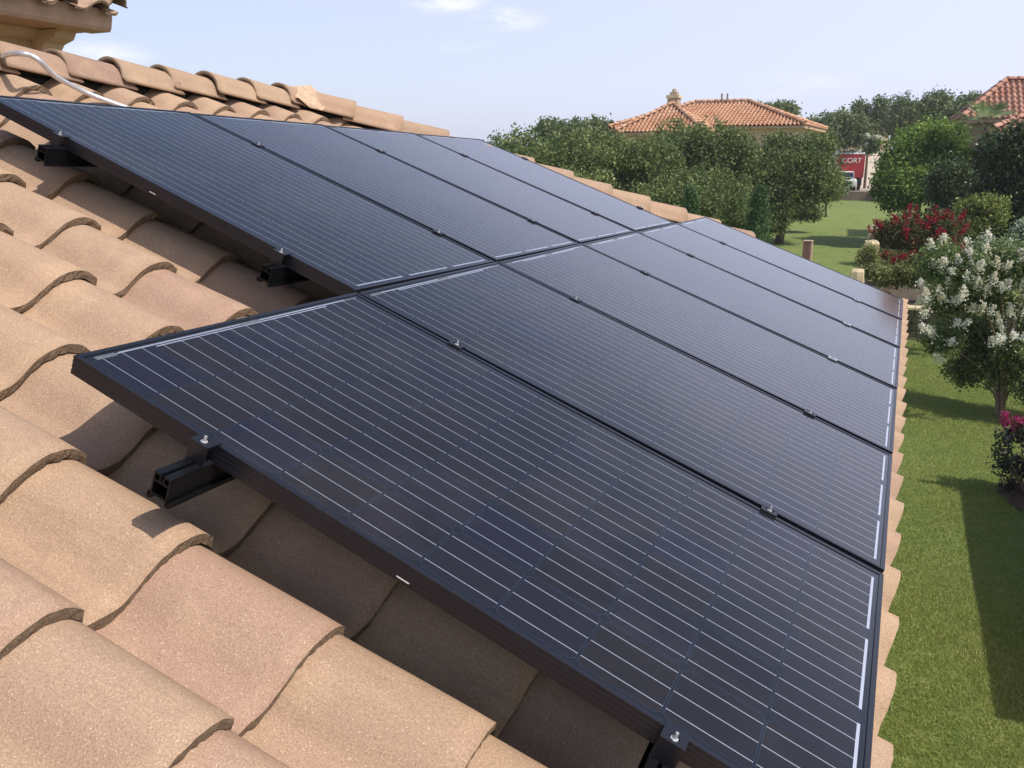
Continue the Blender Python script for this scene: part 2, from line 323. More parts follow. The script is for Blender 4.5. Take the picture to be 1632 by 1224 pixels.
def copy_thing(root, label, group=None):
    r = root.copy(); C.objects.link(r); r['label'] = label
    if group: r['group'] = group
    for ch in list(root.children):
        c = ch.copy(); C.objects.link(c); c.parent = r
        for g2 in list(ch.children):
            d = g2.copy(); C.objects.link(d); d.parent = c
    return r

class MB:
    """collects boxes, prisms and tubes and links them as one mesh"""
    def __init__(s, origin=(0, 0, 0)): s.V = []; s.F = []; s.I = []; s.o = np.array(origin, float)
    def add(s, V, F, mi=0):
        b = len(s.V); s.V += [tuple(np.array(v, float) - s.o) for v in V]; s.F += [tuple(b + i for i in f) for f in F]; s.I += [mi] * len(F); return s
    def box(s, x0, x1, y0, y1, z0, z1, mi=0, M4=None):
        V = [(x, y, z) for x in (x0, x1) for y in (y0, y1) for z in (z0, z1)]
        if M4 is not None: V = [tuple(M4 @ Vector(v)) for v in V]
        return s.add(V, [(0, 1, 3, 2), (4, 6, 7, 5), (0, 4, 5, 1), (2, 3, 7, 6), (0, 2, 6, 4), (1, 5, 7, 3)], mi)
    def prism(s, poly, axis, a0, a1, mi=0):
        """poly: 2D points in the plane normal to axis (0,1,2), counter-clockwise"""
        n = len(poly); V = []
        for a in (a0, a1):
            for (u, w) in poly:
                p = [0, 0, 0]; p[axis] = a; p[(axis + 1) % 3] = u; p[(axis + 2) % 3] = w; V.append(p)
        F = [tuple(range(n))[::-1], tuple(range(n, 2 * n))] + [(i, (i + 1) % n, n + (i + 1) % n, n + i) for i in range(n)]
        return s.add(V, F, mi)
    def tube(s, pts, rad, n=8, mi=0, cap=True):
        pts = [np.array(p, float) for p in pts]; rad = [rad] * len(pts) if isinstance(rad, (int, float)) else rad
        V = []; up = np.array([0, 0, 1.0])
        d0 = pts[1] - pts[0]; u = np.cross(d0, up)
        if np.linalg.norm(u) < 1e-6: u = np.array([1.0, 0, 0])
        u /= np.linalg.norm(u)
        for i, p in enumerate(pts):
            d = pts[min(i + 1, len(pts) - 1)] - pts[max(i - 1, 0)]; d /= (np.linalg.norm(d) + 1e-9)
            u = u - d * (u @ d); u /= (np.linalg.norm(u) + 1e-9); w = np.cross(d, u)
            for k in range(n):
                t = 2 * math.pi * k / n; V.append(p + rad[i] * (math.cos(t) * u + math.sin(t) * w))
        F = []
        for i in range(len(pts) - 1):
            for k in range(n): F.append((i * n + k, i * n + (k + 1) % n, (i + 1) * n + (k + 1) % n, (i + 1) * n + k))
        if cap: F.append(tuple(range(n))[::-1]); F.append(tuple(range((len(pts) - 1) * n, len(pts) * n)))
        return s.add(V, F, mi)
    def build(s, name, mats, parent=None, smooth=False, tone=None, bevel=0):
        o = mesh(name, s.V, s.F, mats, parent, s.I, smooth, tone)
        if bevel:
            b = o.modifiers.new('bevel', 'BEVEL'); b.width = bevel; b.segments = 2; b.limit_method = 'ANGLE'
        return o

def smooth_path(pts, n=6):
    pts = [np.array(p, float) for p in pts]; P = [2 * pts[0] - pts[1]] + pts + [2 * pts[-1] - pts[-2]]; r = []
    for i in range(1, len(P) - 2):
        for k in range(n):
            t = k / n; a, b, c, d = P[i - 1], P[i], P[i + 1], P[i + 2]
            r.append(0.5 * ((2 * b) + (c - a) * t + (2 * a - 5 * b + 4 * c - d) * t * t + (3 * b - a - 3 * c + d) * t ** 3))
    r.append(pts[-1]); return r

# ------------------------------------------------------------------ roof frame: a runs along the eave (+Y), b up the slope, c off the roof
SL = R(22.0); CS, SN = math.cos(SL), math.sin(SL)
def sag(a, b): return -0.00022 * a * a - 0.0042 * a * b       # this old roof plane is slightly twisted
def RP(a, b, c):
    c = c + sag(a, b)
    return np.stack([-b * CS + c * SN, a + 0 * c, b * SN + c * CS], -1) if isinstance(c, np.ndarray) else np.array([-b * CS + c * SN, a, b * SN + c * CS])
def rframe(a, b, c=0.0):
    o = Vector(RP(a, b, c)); ex = Vector(RP(a + .5, b, c) - RP(a - .5, b, c)).normalized(); ey = Vector(RP(a, b + .5, c) - RP(a, b - .5, c))
    ez = ex.cross(ey).normalized(); ey = ez.cross(ex).normalized()
    mm = Matrix.Identity(4)
    for i in range(3): mm[i][0] = ex[i]; mm[i][1] = ey[i]; mm[i][2] = ez[i]; mm[i][3] = o[i]
    return mm

PU = np.array([0.0, .03, .085, .11, .13, .15, .17, .195, .225, .255, .282, .303, .318])
PH = np.array([.008, .001, 0, .005, .020, .042, .061, .076, .086, .087, .080, .066, .050])
SA, SB, TH = 0.306, 0.3275, 0.024
def tile_field(a_first, na, b_first, nb, nu, nv, mapf, sa=SA, sb=SB, hs=1.0, th=TH, rough=0.0, rng=RNG, keep=None, back=False, eave=0.0):
    """one roof slope of S tiles -> vertices, quads, material ids (0 face, 1 cut edge), per-tile tone, smooth flags"""
    us = np.linspace(0, 0.318, nu); hh = np.interp(us, PU, PH)
    # round the profile a little
    if nu > 10:
        k = np.array([1, 2, 1.0]) / 4; hp = np.pad(hh, 1, mode='edge'); hh = np.convolve(hp, k, 'valid')
    us = us * sa / 0.300; hh = hh * hs
    vs = np.linspace(0, 1.0, nv)
    VV = []; FF = []; II = []; TT = []; SS = []; base = 0
    for j in range(nb):
        for i in range(na):
            a0 = a_first + i * sa; b0 = b_first + j * sb
            if keep is not None and not keep(a0 + sa / 2, b0 + sb / 2): continue
            dj = rng.normal(0, 0.0022, 3); tilt = rng.normal(0, 0.0016); lift = abs(rng.normal(0, 0.0012)); tone = rng.random()
            a = a0 + us[None, :] + dj[0] + 0 * vs[:, None]
            b = b0 + vs[:, None] * (sb + 0.035) + dj[1] * 1.3 + 0 * us[None, :]
            if j == 0 and eave: b = b - eave * (1 - vs[:, None])
            c = -0.230 + hh[None, :] + (th + 0.004 + lift) * (1 - vs[:, None] * (sb + .035) / sb) + tilt * (us[None, :] / sa - .5)
            if rough:
                ns = rng.normal(0, rough, nu); ns = np.convolve(np.pad(ns, 1, mode='edge'), [0.25, 0.5, 0.25], 'valid')
                b[0] += ns
                c[0] -= 0.0014
            top = mapf(a, b, c).reshape(-1, 3)
            # cut nose: rows going down from the front edge
            depth = [0.45, 1.0] if rough else [1.0]
            rows = []
            for kk, dd in enumerate(depth):
                bb = b[0] + (rng.normal(0, rough * 1.2, nu) if rough else 0) + 0.0015 * kk
                cc = c[0] - th * dd + (rng.normal(0, rough * 0.55, nu) if rough else 0)
                rows.append(mapf(a[0], bb, cc))
            rows.append(mapf(a[0], b[0] + 0.06, c[0] - th - 0.004))
            V = np.concatenate([top] + rows)
            nr_ = len(rows)
            f = []
            for r_ in range(nv - 1):
                q0 = base + r_ * nu + np.arange(nu - 1); f.append(np.stack([q0, q0 + 1, q0 + nu + 1, q0 + nu], 1))
            nface = (nv - 1) * (nu - 1)
            prev = base + np.arange(nu - 1)
            for r_ in range(nr_):
                cur = base + nv * nu + r_ * nu + np.arange(nu - 1); f.append(np.stack([prev + 1, prev, cur, cur + 1], 1)); prev = cur
            # side edge of the cover roll
            e = base + np.arange(nv) * nu + nu - 1
            sv = mapf(a[:, -1] + .002, b[:, -1], c[:, -1] - th * 1.8 * hs); V = np.concatenate([V, sv]); s0 = base + nv * nu + nr_ * nu
            sidx = s0 + np.arange(nv)
            f.append(np.stack([e[:-1], sidx[:-1], sidx[1:], e[1:]], 1))
            f = np.concatenate(f)
            if back: f = f[:, ::-1]
            nedge = len(f) - nface
            VV.append(V); FF.append(f); II.append(np.concatenate([np.zeros(nface), np.ones(nedge - (nv - 1)), np.zeros(nv - 1)])); TT.append(np.full(len(f), tone))
            SS.append(np.concatenate([np.ones(nface, bool), np.zeros(nedge, bool)]))
            base += len(V)
    return [np.concatenate(x) for x in (VV, FF, II, TT, SS)]
def join_fields(fs):
    VV, FF, II, TT, SS = [], [], [], [], []; b = 0
    for (V, F, I, T, S) in fs: VV.append(V); FF.append(F + b); II.append(I); TT.append(T); SS.append(S); b += len(V)
    return [np.concatenate(x) for x in (VV, FF, II, TT, SS)]
def cut(o, planes):
    bm = bmesh.new(); bm.from_mesh(o.data)
    for (co, no) in planes:
        bmesh.ops.bisect_plane(bm, geom=bm.verts[:] + bm.edges[:] + bm.faces[:], plane_co=co, plane_no=no, clear_outer=True)
    bm.to_mesh(o.data); bm.free()

def cap_tile(p0, p1, up, mb_tone, rad=0.108, lift0=0.032, lift1=0.0, seg=14, flare=0.022, thick=0.015, rough=0.0, taper=0.95):
    """half-round cap from p0 (exposed big end) to p1; returns verts, quads, material ids"""
    p0, p1, up = map(lambda x: np.array(x, float), (p0, p1, up)); d = p1 - p0; L = np.linalg.norm(d); d /= L
    side = np.cross(d, up); side /= np.linalg.norm(side); up2 = np.cross(side, d)
    prof = []
    for k in range(seg + 1):
        t = math.pi * (0.07 + 0.86 * k / seg); prof.append((-math.cos(t), math.sin(t)))
    prof = [(-1.0 - flare / rad, -0.16), (-0.99, 0.02)] + prof[1:-1] + [(0.99, 0.02), (1.0 + flare / rad, -0.16)]
    n = len(prof); V = []; F = []; I = []
    NVs = 5
    for layer in (0, 1):
        rr = rad - thick * layer
        for k in range(NVs):
            t = k / (NVs - 1); sc = 1 - (1 - taper) * t
            c = p0 + d * L * t + up2 * (lift0 * (1 - t) + lift1 * t)
            for (x, z) in prof:
                j = (RNG.normal(0, rough) if (rough and k == 0) else 0)
                V.append(c + side * x * rr * sc + up2 * (z * rr * sc - (thick * 0.35 if layer else 0)) + d * j)
    def g(l, k, i): return l * NVs * n + k * n + i
    for k in range(NVs - 1):
        for i in range(n - 1):
            F.append((g(0, k, i), g(0, k, i + 1), g(0, k + 1, i + 1), g(0, k + 1, i))); I.append(0)
            F.append((g(1, k, i + 1), g(1, k, i), g(1, k + 1, i), g(1, k + 1, i + 1))); I.append(1)
    for i in range(n - 1):
        F.append((g(0, 0, i + 1), g(0, 0, i), g(1, 0, i), g(1, 0, i + 1))); I.append(1)
        F.append((g(0, NVs - 1, i), g(0, NVs - 1, i + 1), g(1, NVs - 1, i + 1), g(1, NVs - 1, i))); I.append(1)
    for k in range(NVs - 1):
        F.append((g(0, k, 0), g(0, k + 1, 0), g(1, k + 1, 0), g(1, k, 0))); I.append(0)
        F.append((g(0, k + 1, n - 1), g(0, k, n - 1), g(1, k, n - 1), g(1, k + 1, n - 1))); I.append(0)
    return np.array(V), np.array(F), np.array(I)
def cap_run(p_from, p_to, pitch, up, name, mats, parent, over=0.07, rad=0.108, seg=14, **kw):
    """caps laid from p_from; the exposed end of each looks back toward p_from"""
    p_from, p_to = np.array(p_from, float), np.array(p_to, float); L = np.linalg.norm(p_to - p_from); d = (p_to - p_from) / L
    n = max(1, round(L / pitch)); pt = L / n
    VV = []; FF = []; II = []; TT = []; b = 0
    for k in range(n):
        jit = RNG.normal(0, 0.004, 3) * (rad / 0.108)
        V, F, I = cap_tile(p_from + d * pt * k + jit, p_from + d * (pt * (k + 1) + over) + jit, up, 0, rad=rad, seg=seg, lift0=0.30 * rad, **kw)
        VV.append(V); FF.append(F + b); II.append(I); TT.append(np.full(len(F), RNG.random())); b += len(V)
    return mesh(name, np.concatenate(VV), np.concatenate(FF), mats, parent, np.concatenate(II), True, np.concatenate(TT))

# ================================================================== THE HOUSE WE STAND ON
GZ = -3.2
A0, A1, BE, BR, KH = -2.62, 7.62, -0.10, 4.10, 0.87    # eave from a=A0 to A1, ridge at b=BR, KH: how fast the hips run in
RUN = BR - BE                                      # slope length
dA = RUN * KH
house = thing('tiled_house', 'tan concrete-tiled roof we look along, with its stucco upper storey at the top left', 'house', (-3.6, 2.7, GZ))
HL = np.array([-3.6, 2.7, GZ])
def HS(V): return np.asarray(V) - HL
def flat(a, b, c): return RP(a, b, c) - HL
# sheathing: closed hip-roof solid just under the tiles
xe = float(RP(0, BE, -0.30)[0]); ze = float(RP(0, BE, -0.30)[2]); xr = float(RP(0, BR, -0.27)[0]); zr = float(RP(3.9, BR, -0.27)[2])
RISE = RUN * SN; EL = math.hypot(dA, RISE); EC, ES = dA / EL, RISE / EL      # the hip ends are a touch steeper
def RT(a, b, c):                                    # tile courses: very slightly askew to the panels
    return RP(a - 0.030 * (b - 0.9), b, c + 0.019 * (b - 0.9) - 0.060)
NK = Vector((-KH, CS, 0)).normalized(); NK2 = Vector((-KH, -CS, 0)).normalized(); NB = Vector((KH, CS, 0)).normalized(); NB2 = Vector((KH, -CS, 0)).normalized()
xb = 2 * xr - xe
mb = MB(HL)
dz_ = 0.035
V = [(xe, A0, ze - .0), (xe, A1, ze - .0), (xb, A1, ze), (xb, A0, ze), (xr, A0 + dA, zr), (xr, A1 - dA, zr)]
V = [(x, y, z - dz_) for x, y, z in V]
V2 = [(x, y, ze - dz_ - 0.10) for x, y, z in V[:4]]
mb.add(V + V2, [(0, 1, 5, 4), (1, 2, 5), (2, 3, 4, 5), (3, 0, 4), (0, 6, 7, 1), (1, 7, 8, 2), (2, 8, 9, 3), (3, 9, 6, 0), (6, 9, 8, 7)])
roof = mb.build('roof', M['underlay'], house)
hipF = (Vector((xr, A1 - dA, 0)) - Vector(HL)); hipN = (Vector((xr, A0 + dA, 0)) - Vector(HL))
nf = Vector((1, 1, 0)).normalized(); nn = Vector((1, -1, 0)).normalized()
far_plane = (hipF, Vector((1, 1, 0)).normalized())    # keep the side where (x+y) is small... refined below
# front slope tiles: fine where close to the camera, coarser beyond
a_lat0 = 0.023 - 10 * SA; b_lat0 = 0.556 - 2 * SB
def hipkeep(a, b): return (a < A1 - (b - BE) * KH + 0.45) and (a > A0 + (b - BE) * KH - 0.45)
def near_(a, b): return hipkeep(a, b) and a < 0.95 and b < 2.3
def mid_(a, b): return hipkeep(a, b) and not (a < 0.95 and b < 2.3) and (b > 1.2 or a < 1.2)
def low_(a, b): return hipkeep(a, b) and not (a < 0.95 and b < 2.3) and not (b > 1.2 or a < 1.2)
fl = [tile_field(a_lat0, 37, b_lat0, 13, 40, 9, RT, keep=near_, rough=0.0011, eave=0.038),
      tile_field(a_lat0, 37, b_lat0, 13, 26, 5, RT, keep=mid_, rough=0.0014, eave=0.038),
      tile_field(a_lat0, 37, b_lat0, 13, 20, 4, RT, keep=low_, rough=0.0012, eave=0.038)]
V, F, I, T, S = join_fields(fl)
front = mesh('roof_tiles', V - HL, F, [M['tile'], M['edge']], roof, I, S, T)
# vertical hip planes: keep  y - (A1-dA) <= (x - xr)... the hip drops toward +x,+y and +x,-y
cut(front, [(hipF, NK), (hipN, NK2), (hipF, Vector((-1, 0, 0)))])
# the other three slopes
def back_map(a, b, c):   # rear slope, facing -X
    c = np.asarray(c); return np.stack([2 * xr - (-b * CS + c * SN), (A0 + A1) - a + 0 * c, b * SN + c * CS - .09], -1)
V, F, I, T, S = tile_field(A0 - .1, 35, b_lat0, 13, 9, 2, back_map, keep=hipkeep)
o = mesh('roof_tiles', V - HL, F, [M['tile'], M['edge']], roof, I, S, T)
cut(o, [(hipF, NB), (hipN, NB2), (hipF, Vector((1, 0, 0)))])
Wd = xe - xb
def end_map_far(a, b, c):  # far hip end, facing +Y ; a runs toward -X
    c = np.asarray(c); return np.stack([xe - a + 0 * c, A1 - (b - BE) * EC + (c + .3) * ES, ze + (b - BE) * ES + (c + .3) * EC - .06], -1)
def end_map_near(a, b, c):
    c = np.asarray(c); return np.stack([xb + a + 0 * c, A0 + (b - BE) * EC - (c + .3) * ES, ze + (b - BE) * ES + (c + .3) * EC - .03], -1)
kp = lambda a, b: (a < Wd - (b - BE) * 1.0 + 0.5) and (a > (b - BE) * .95 - 0.5)
V, F, I, T, S = tile_field(-.1, 27, b_lat0, 13, 12, 2, end_map_far, keep=kp)
o = mesh('roof_tiles', V - HL, F, [M['tile'], M['edge']], roof, I, S, T)
cut(o, [(hipF, -NK), (hipF, -NB)])
V, F, I, T, S = tile_field(-.1, 27, b_lat0, 13, 12, 2, end_map_near, keep=kp)
o = mesh('roof_tiles', V - HL, F, [M['tile'], M['edge']], roof, I, S, T)
cut(o, [(hipN, -NK2), (hipN, -NB2)])
# ridge and hip caps on dark battens
capm = [M['cap'], M['edge']]
zc = -0.150                                       # cap springing height above the panel-top plane
def top_pt(a, b, c): return RP(a, b, c) - HL
rid0 = top_pt(A0 + dA - 0.05, BR, zc); rid1 = top_pt(A1 - dA + 0.10, BR, zc)
cap_run(rid0, rid1, 0.335, (0, 0, 1), 'ridge_caps', capm, roof, rough=0.0015)
hip_top = top_pt(A1 - dA + 0.02, BR + 0.02, zc + 0.018); hip_bot = top_pt(A1 + 0.03, BE - 0.03, zc)
hip_topn = top_pt(A0 + dA - 0.02, BR + 0.02, zc + 0.018); hip_botn = top_pt(A0 - 0.03, BE - 0.03, zc)
KB = 1.27; hip_low = top_pt(A1 - (KB - BE) * KH, KB, zc)     # the caps stop short of the eave on this hip
cap_run(hip_low, hip_top, 0.352, (0, 0, 1), 'hip_caps', capm, roof, rough=0.0015)
cap_run(hip_botn, hip_topn, 0.352, (0, 0, 1), 'hip_caps', capm, roof, rough=0.0015)
for sgn, A_, in ((1, A1), (-1, A0)):
    ht = (hip_top if sgn > 0 else hip_topn); hb = np.array([xb + 0.0, A_ + sgn * .03, hip_bot[2] + HL[2]]) - HL
    cap_run(hb, ht + np.array([-.04, 0, 0]), 0.352, (0, 0, 1), 'hip_caps', capm, roof, seg=8)
mb = MB()                                         # battens that fill the dark space beneath the caps
for p, q_ in ((rid0, rid1), (hip_low, hip_top), (hip_botn, hip_topn)):
    mb.tube([p - np.array([0, 0, .02]), q_ - np.array([0, 0, .02])], 0.045, 6)
mb.build('ridge_batten', M['underlay'], roof)
# the broken mortar cap where ridge and hip meet
def lump(center, r, seed, name, mat, parent, sq=(1, 1, .6), n=24, amp=0.28):
    rg = np.random.default_rng(seed); bm = bmesh.new(); bmesh.ops.create_icosphere(bm, subdivisions=3, radius=1)
    ph = rg.random((6, 3)) * 6; fr = rg.normal(0, 2.6, (6, 3))
    for v_ in bm.verts:
        p = np.array(v_.co); s_ = 1 + amp * sum(math.sin(fr[k] @ p + ph[k, 0]) for k in range(6)) / 3
        # facet it a little
        v_.co = Vector(p * s_ * r * np.array(sq)) + Vector(center)
    me = bpy.data.meshes.new(name); bm.to_mesh(me); bm.free(); me.materials.append(mat); o = bpy.data.objects.new(name, me); C.objects.link(o); o.parent = parent; return o
jp = top_pt(A1 - dA + 0.0, BR, zc + 0.085)
mb = MB(); s_ = np.array(jp)
mb.add([s_ + np.array(v) for v in ((-.10, -.20, -.02), (.10, -.20, -.03), (.155, -.02, -.10), (.10, .17, -.035), (-.10, .17, -.02), (-.03, -.17, .045), (.035, .02, .070), (.02, .16, .02), (.125, -.12, -.085), (-.12, 0, -.06))],
       [(0, 1, 5), (1, 6, 5), (1, 8, 2), (1, 2, 6), (2, 3, 7, 6), (6, 7, 4), (5, 6, 4, 0), (0, 4, 9), (3, 4, 7)])
mb.build('mortar_patch', M['mortar'], roof)
jp2 = top_pt(A0 + dA + 0.06, BR, zc + 0.075); s_ = np.array(jp2); mb = MB()
mb.add([s_ + np.array(v) for v in ((-.10, -.12, -.03), (.07, -.14, .0), (.15, -.05, -.09), (.11, .12, -.05), (0, .16, .035), (-.09, .12, -.02), (.0, -.08, .055), (.055, .06, .035))],
       [(0, 1, 6), (1, 2, 7, 6), (2, 3, 7), (3, 4, 7), (4, 5, 6), (4, 6, 7), (5, 0, 6)])
mb.build('mortar_patch', M['mortar'], roof)
# walls, fascia and soffit below
wx0, wx1, wy0, wy1 = xb + .55, xe - .5, A0 + .55, A1 - .55
mb = MB(HL); mb.box(wx0, wx1, wy0, wy1, GZ - .3, ze - .145); mb.build('wall', M['stucco'], house)
mb = MB(HL)
mb.box(xe - .035, xe - .004, A0 + .01, A1 - .01, ze - .26, ze - .06); mb.box(xb + .004, xb + .035, A0 + .01, A1 - .01, ze - .26, ze - .06)
mb.box(xb + .036, xe - .036, A1 - .035, A1 - .004, ze - .26, ze - .06); mb.box(xb + .036, xe - .036, A0 + .004, A0 + .035, ze - .26, ze - .06)
mb.build('fascia', M['fascia'], house)
def window(parent, x0, x1, y0, y1, z0, z1, axis, org):
    """axis 0: wall faces +-X (thin in x)"""
    fr = MB(org); pn = MB(org); t = 0.06
    if axis == 0:
        fr.box(x0, x1, y0, y0 + t, z0, z1); fr.box(x0, x1, y1 - t, y1, z0, z1); fr.box(x0, x1, y0 + t, y1 - t, z0, z0 + t); fr.box(x0, x1, y0 + t, y1 - t, z1 - t, z1)
        pn.box(x0 + .01, x1 - .012, y0 + t, y1 - t, z0 + t, z1 - t)
    else:
        fr.box(x0, x0 + t, y0, y1, z0, z1); fr.box(x1 - t, x1, y0, y1, z0, z1); fr.box(x0 + t, x1 - t, y0, y1, z0, z0 + t); fr.box(x0 + t, x1 - t, y0, y1, z1 - t, z1)
        pn.box(x0 + t, x1 - t, y0 + .012, y1 - .012, z0 + t, z1 - t)
    f = fr.build('window', M['winframe'], parent); pn.build('pane', M['pane'], f)
window(house, wx1 - .02, wx1 + .03, 1.4, 2.8, GZ + .9, GZ + 2.2, 0, HL)
window(house, wx1 - .02, wx1 + .03, 4.4, 5.8, GZ + .9, GZ + 2.2, 0, HL)

# upper storey at the back left
FX, FY, FZ = -6.45, 4.80, 2.055                     # fascia face, gable end, soffit level
ux1, uy1 = FX - .60, FY - .03
UB = MB(HL); UB.prism([(-4.6, -2.6), (uy1, -2.6), (uy1, FZ + .01), (-4.6, FZ + .01)], 0, FX - 5.0, ux1)
UB.build('upper_wall', M['stucco'], house)
usl = R(22)
def up_map(a, b, c):       # a runs +Y, facing +X
    c = np.asarray(c); return np.stack([FX + .02 - b * math.cos(usl) + (c + .235) * math.sin(usl), FY + .02 - a + 0 * c, FZ + .140 + b * math.sin(usl) + (c + .235) * math.cos(usl)], -1)
V, F, I, T, S = tile_field(0.06, 30, -.09, 10, 20, 3, lambda a, b, c: up_map(9.1 - a, b, c), rough=0.002)
up_roof = MB(HL)
up_roof.prism([(FZ + .171, FX + .0), (FZ + .176, FX + .0), (FZ + .176 + 2.6 * math.sin(usl), FX - 2.6 * math.cos(usl)), (FZ + .176, FX - 5.2 * math.cos(usl)), (FZ + .171, FX - 5.2 * math.cos(usl))], 1, -4.8, FY - .06)
upr = up_roof.build('upper_roof', M['underlay'], house)
o = mesh('roof_tiles', V - HL, F, [M['tile'], M['edge']], upr, I, S, T)
cut(o, [(Vector((0, FY - .02, 0)) - Vector(HL), Vector((0, 1, 0)))])
def upt(b, c, y): q_ = up_map(FY + .02 - y, b, np.array(c)); return q_ - HL
cap_run(upt(-.08, -.155, FY - .03), upt(2.9, -.155, FY - .03), 0.34, (0, 0, 1), 'rake_tiles', capm, upr, rad=0.085, rough=0.002)
mb = MB(HL)
prof = [(FZ, FX - .24), (FZ, FX - .02), (FZ + .03, FX), (FZ + .115, FX + .02), (FZ + .17, FX + .02), (FZ + .17, FX - .24)]
mb.prism(prof, 1, -4.8, FY); mb.build('eave_fascia', M['fascia'], house)
mb = MB(HL); mb.box(FX - 4.4, FX - .241, -4.8, FY - .003, FZ + .012, FZ + .10); mb.build('soffit', M['fascia'], house)
mb = MB(HL); mb.prism([(FZ - .075, ux1 + .002), (FZ - .06, ux1 + .06), (FZ + .010, ux1 + .11), (FZ + .010, ux1 + .002)], 1, -4.6, FY - .012); mb.build('cornice', M['stucco_pale'], house)
for yy in (FY - .22, FY - 1.22, FY - 2.22, FY - 3.22, FY - 4.22):
    mb = MB(HL); mb.prism([(FZ - .19, ux1 + .001), (FZ - .17, ux1 + .10), (FZ - .10, ux1 + .16), (FZ - .065, ux1 + .28), (FZ + .008, ux1 + .33), (FZ + .008, ux1 + .001)], 1, yy - .10, yy + .10)
    mb.build('corbel', M['stucco_pale'], house, bevel=0.008)

# ================================================================== SOLAR PANELS
PW, PL, GA, GB = 0.9755, 1.6095, 0.0195, 0.0110
PITCH = PW + GA
def panel_proto():
    r = thing('solar_panel', '', 'solar panel', matrix=Matrix.Identity(4), group='black solar panels on the tiled roof')
    hw, hl, dp, lip = PW / 2, PL / 2, 0.040, 0.011
    mb = MB()
    gr = [(0, 0), (0.0, -.006), (.0005, -.0066), (.0005, -.0085), (0, -.0092), (0, -.0155), (.0005, -.016), (.0005, -.018), (0, -.0187), (0, -.026), (.0005, -.0266), (.0005, -.0285), (0, -.0292), (0, -dp), (.026, -dp), (.026, -dp + .002), (.003, -dp + .002), (.003, -.009), (lip, -.009), (lip, -.0004), (lip - .0008, 0)]
    # sweep the profile round the rectangle with mitred corners
    cs = [(-1, -1), (1, -1), (1, 1), (-1, 1)]; n = len(gr); Vv = []
    for (sx_, sy_) in cs:
        for (ins, z) in gr: Vv.append((sx_ * (hw - ins), sy_ * (hl - ins), z))
    Ff = []
    for k in range(4):
        k2 = (k + 1) % 4
        for i in range(n): j = (i + 1) % n; Ff.append((k * n + i, k * n + j, k2 * n + j, k2 * n + i))
    mb.add(Vv, Ff); mb.build('frame', M['frame'], r)
    g_ = MB(); g_.box(-hw + .0105, hw - .0105, -hl + .0105, hl - .0105, -.0075, -.0022); g_.build('glass', M['cells'], r)
    b_ = MB(); b_.box(-hw + .012, hw - .012, -hl + .012, hl - .012, -.0098, -.0082); b_.build('backsheet', M['underlay'], r)
    j = MB(); j.box(-.06, .06, hl - .22, hl - .12, -.033, -.0100); j.build('junction_box', M['black'], r, bevel=.003)
    p = MB(); p.box(-2.92 * .1565, -2.60 * .1565, .7745, .7865, -.00215, -.0019); p.build('cell_pad', M['pad'], r)
    p = MB(); p.box(-.035, .035, .7755, .7865, -.00215, -.0019); p.build('cell_pad', M['pad'], r)
    s = MB(); s.box(-hw - .0006, -hw + .0003, -.008, .018, -.0330, -.0308); s.build('lit_drain_slot', M['slot'], r)  # pale strip paints the sunlight showing through the drain slot
    return r
def cv(k): return k * PITCH
order = ['nearest', 'second nearest', 'third', 'fourth', 'fifth', 'farthest']
lab_low = ['nearest solar panel of the lower row, largest in view, with its bare near edge showing',
           'lower-row solar panel directly behind the nearest one, touching its far edge',
           'lower-row solar panel third away from the viewer, between two brighter seams',
           'lower-row solar panel fourth away from the viewer, pale with reflected sky',
           'lower-row solar panel next to last before the far hip, pale with reflected sky',
           'farthest solar panel of the lower row, beyond the end of the upper row']
lab_up = ['nearest solar panel of the upper row, its long near edge casting shadow at the left',
          'second panel of the upper row, right beside the nearest upper one',
          'third panel of the upper row, between the second and the last upper one',
          'last and farthest panel of the upper row, its far edge against the trees']
proto = panel_proto(); first = True
def place_panel(a, b, lab):
    global first
    o = proto if first else copy_thing(proto, lab); first = False
    o['label'] = lab; o.matrix_world = rframe(a, b)
    return o
for k in range(6): place_panel(cv(k) + GA / 2 + PW / 2, PL / 2, lab_low[k])
for k in range(4): place_panel(cv(k + 1) + GA / 2 + PW / 2, PL + GB + PL / 2, lab_up[k])

# rails: slotted extrusions that carry the panels
C1, C2, C3, C4 = 0.303, 1.257, 1.894, 2.841
def rail(b, a0, a1, lab):
    mm = rframe((a0 + a1) / 2, b); L2 = (a1 - a0) / 2
    r = thing('mounting_rail', lab, 'rail', matrix=mm, group='black rails under the solar panels')
    mb = MB(); T0 = -.0405; H = .058; w = .019
    # twin top lips with the slot between, hollow body, foot flanges (cross-section in local y,z ; swept along x)
    def bar(y0, y1, z0, z1): mb.box(-L2, L2, y0, y1, z0, z1)
    bar(-w, -.0055, T0 - .004, T0); bar(.0055, w, T0 - .004, T0)
    bar(-w, -w + .003, T0 - H, T0 - .0042); bar(w - .003, w, T0 - H, T0 - .0042)
    bar(-.0055, -.0035, T0 - .016, T0 - .0003); bar(.0035, .0055, T0 - .016, T0 - .0003)
    bar(-w + .0031, w - .0031, T0 - .019, T0 - .0162)
    bar(-w + .0031, w - .0031, T0 - H + .010, T0 - H + .013)
    bar(-w - .007, -w - .0001, T0 - H, T0 - H + .003); bar(w + .0001, w + .007, T0 - H, T0 - H + .003)
    bar(-w - .007, -w - .0045, T0 - H + .0031, T0 - H + .011); bar(w + .0045, w + .007, T0 - H + .0031, T0 - H + .011)
    mb.build('extrusion', M['rail'], r)
    x = -L2 + .55
    while x < L2 - .1:
        f = MB(); f.box(x - .02, x + .02, w + .0075, w + .0135, T0 - .16, T0 - .01); f.box(x - .02, x + .02, -.06, w + .007, T0 - .165, T0 - .159)
        f.build('roof_hook', M['black'], r); x += 1.1
    return r
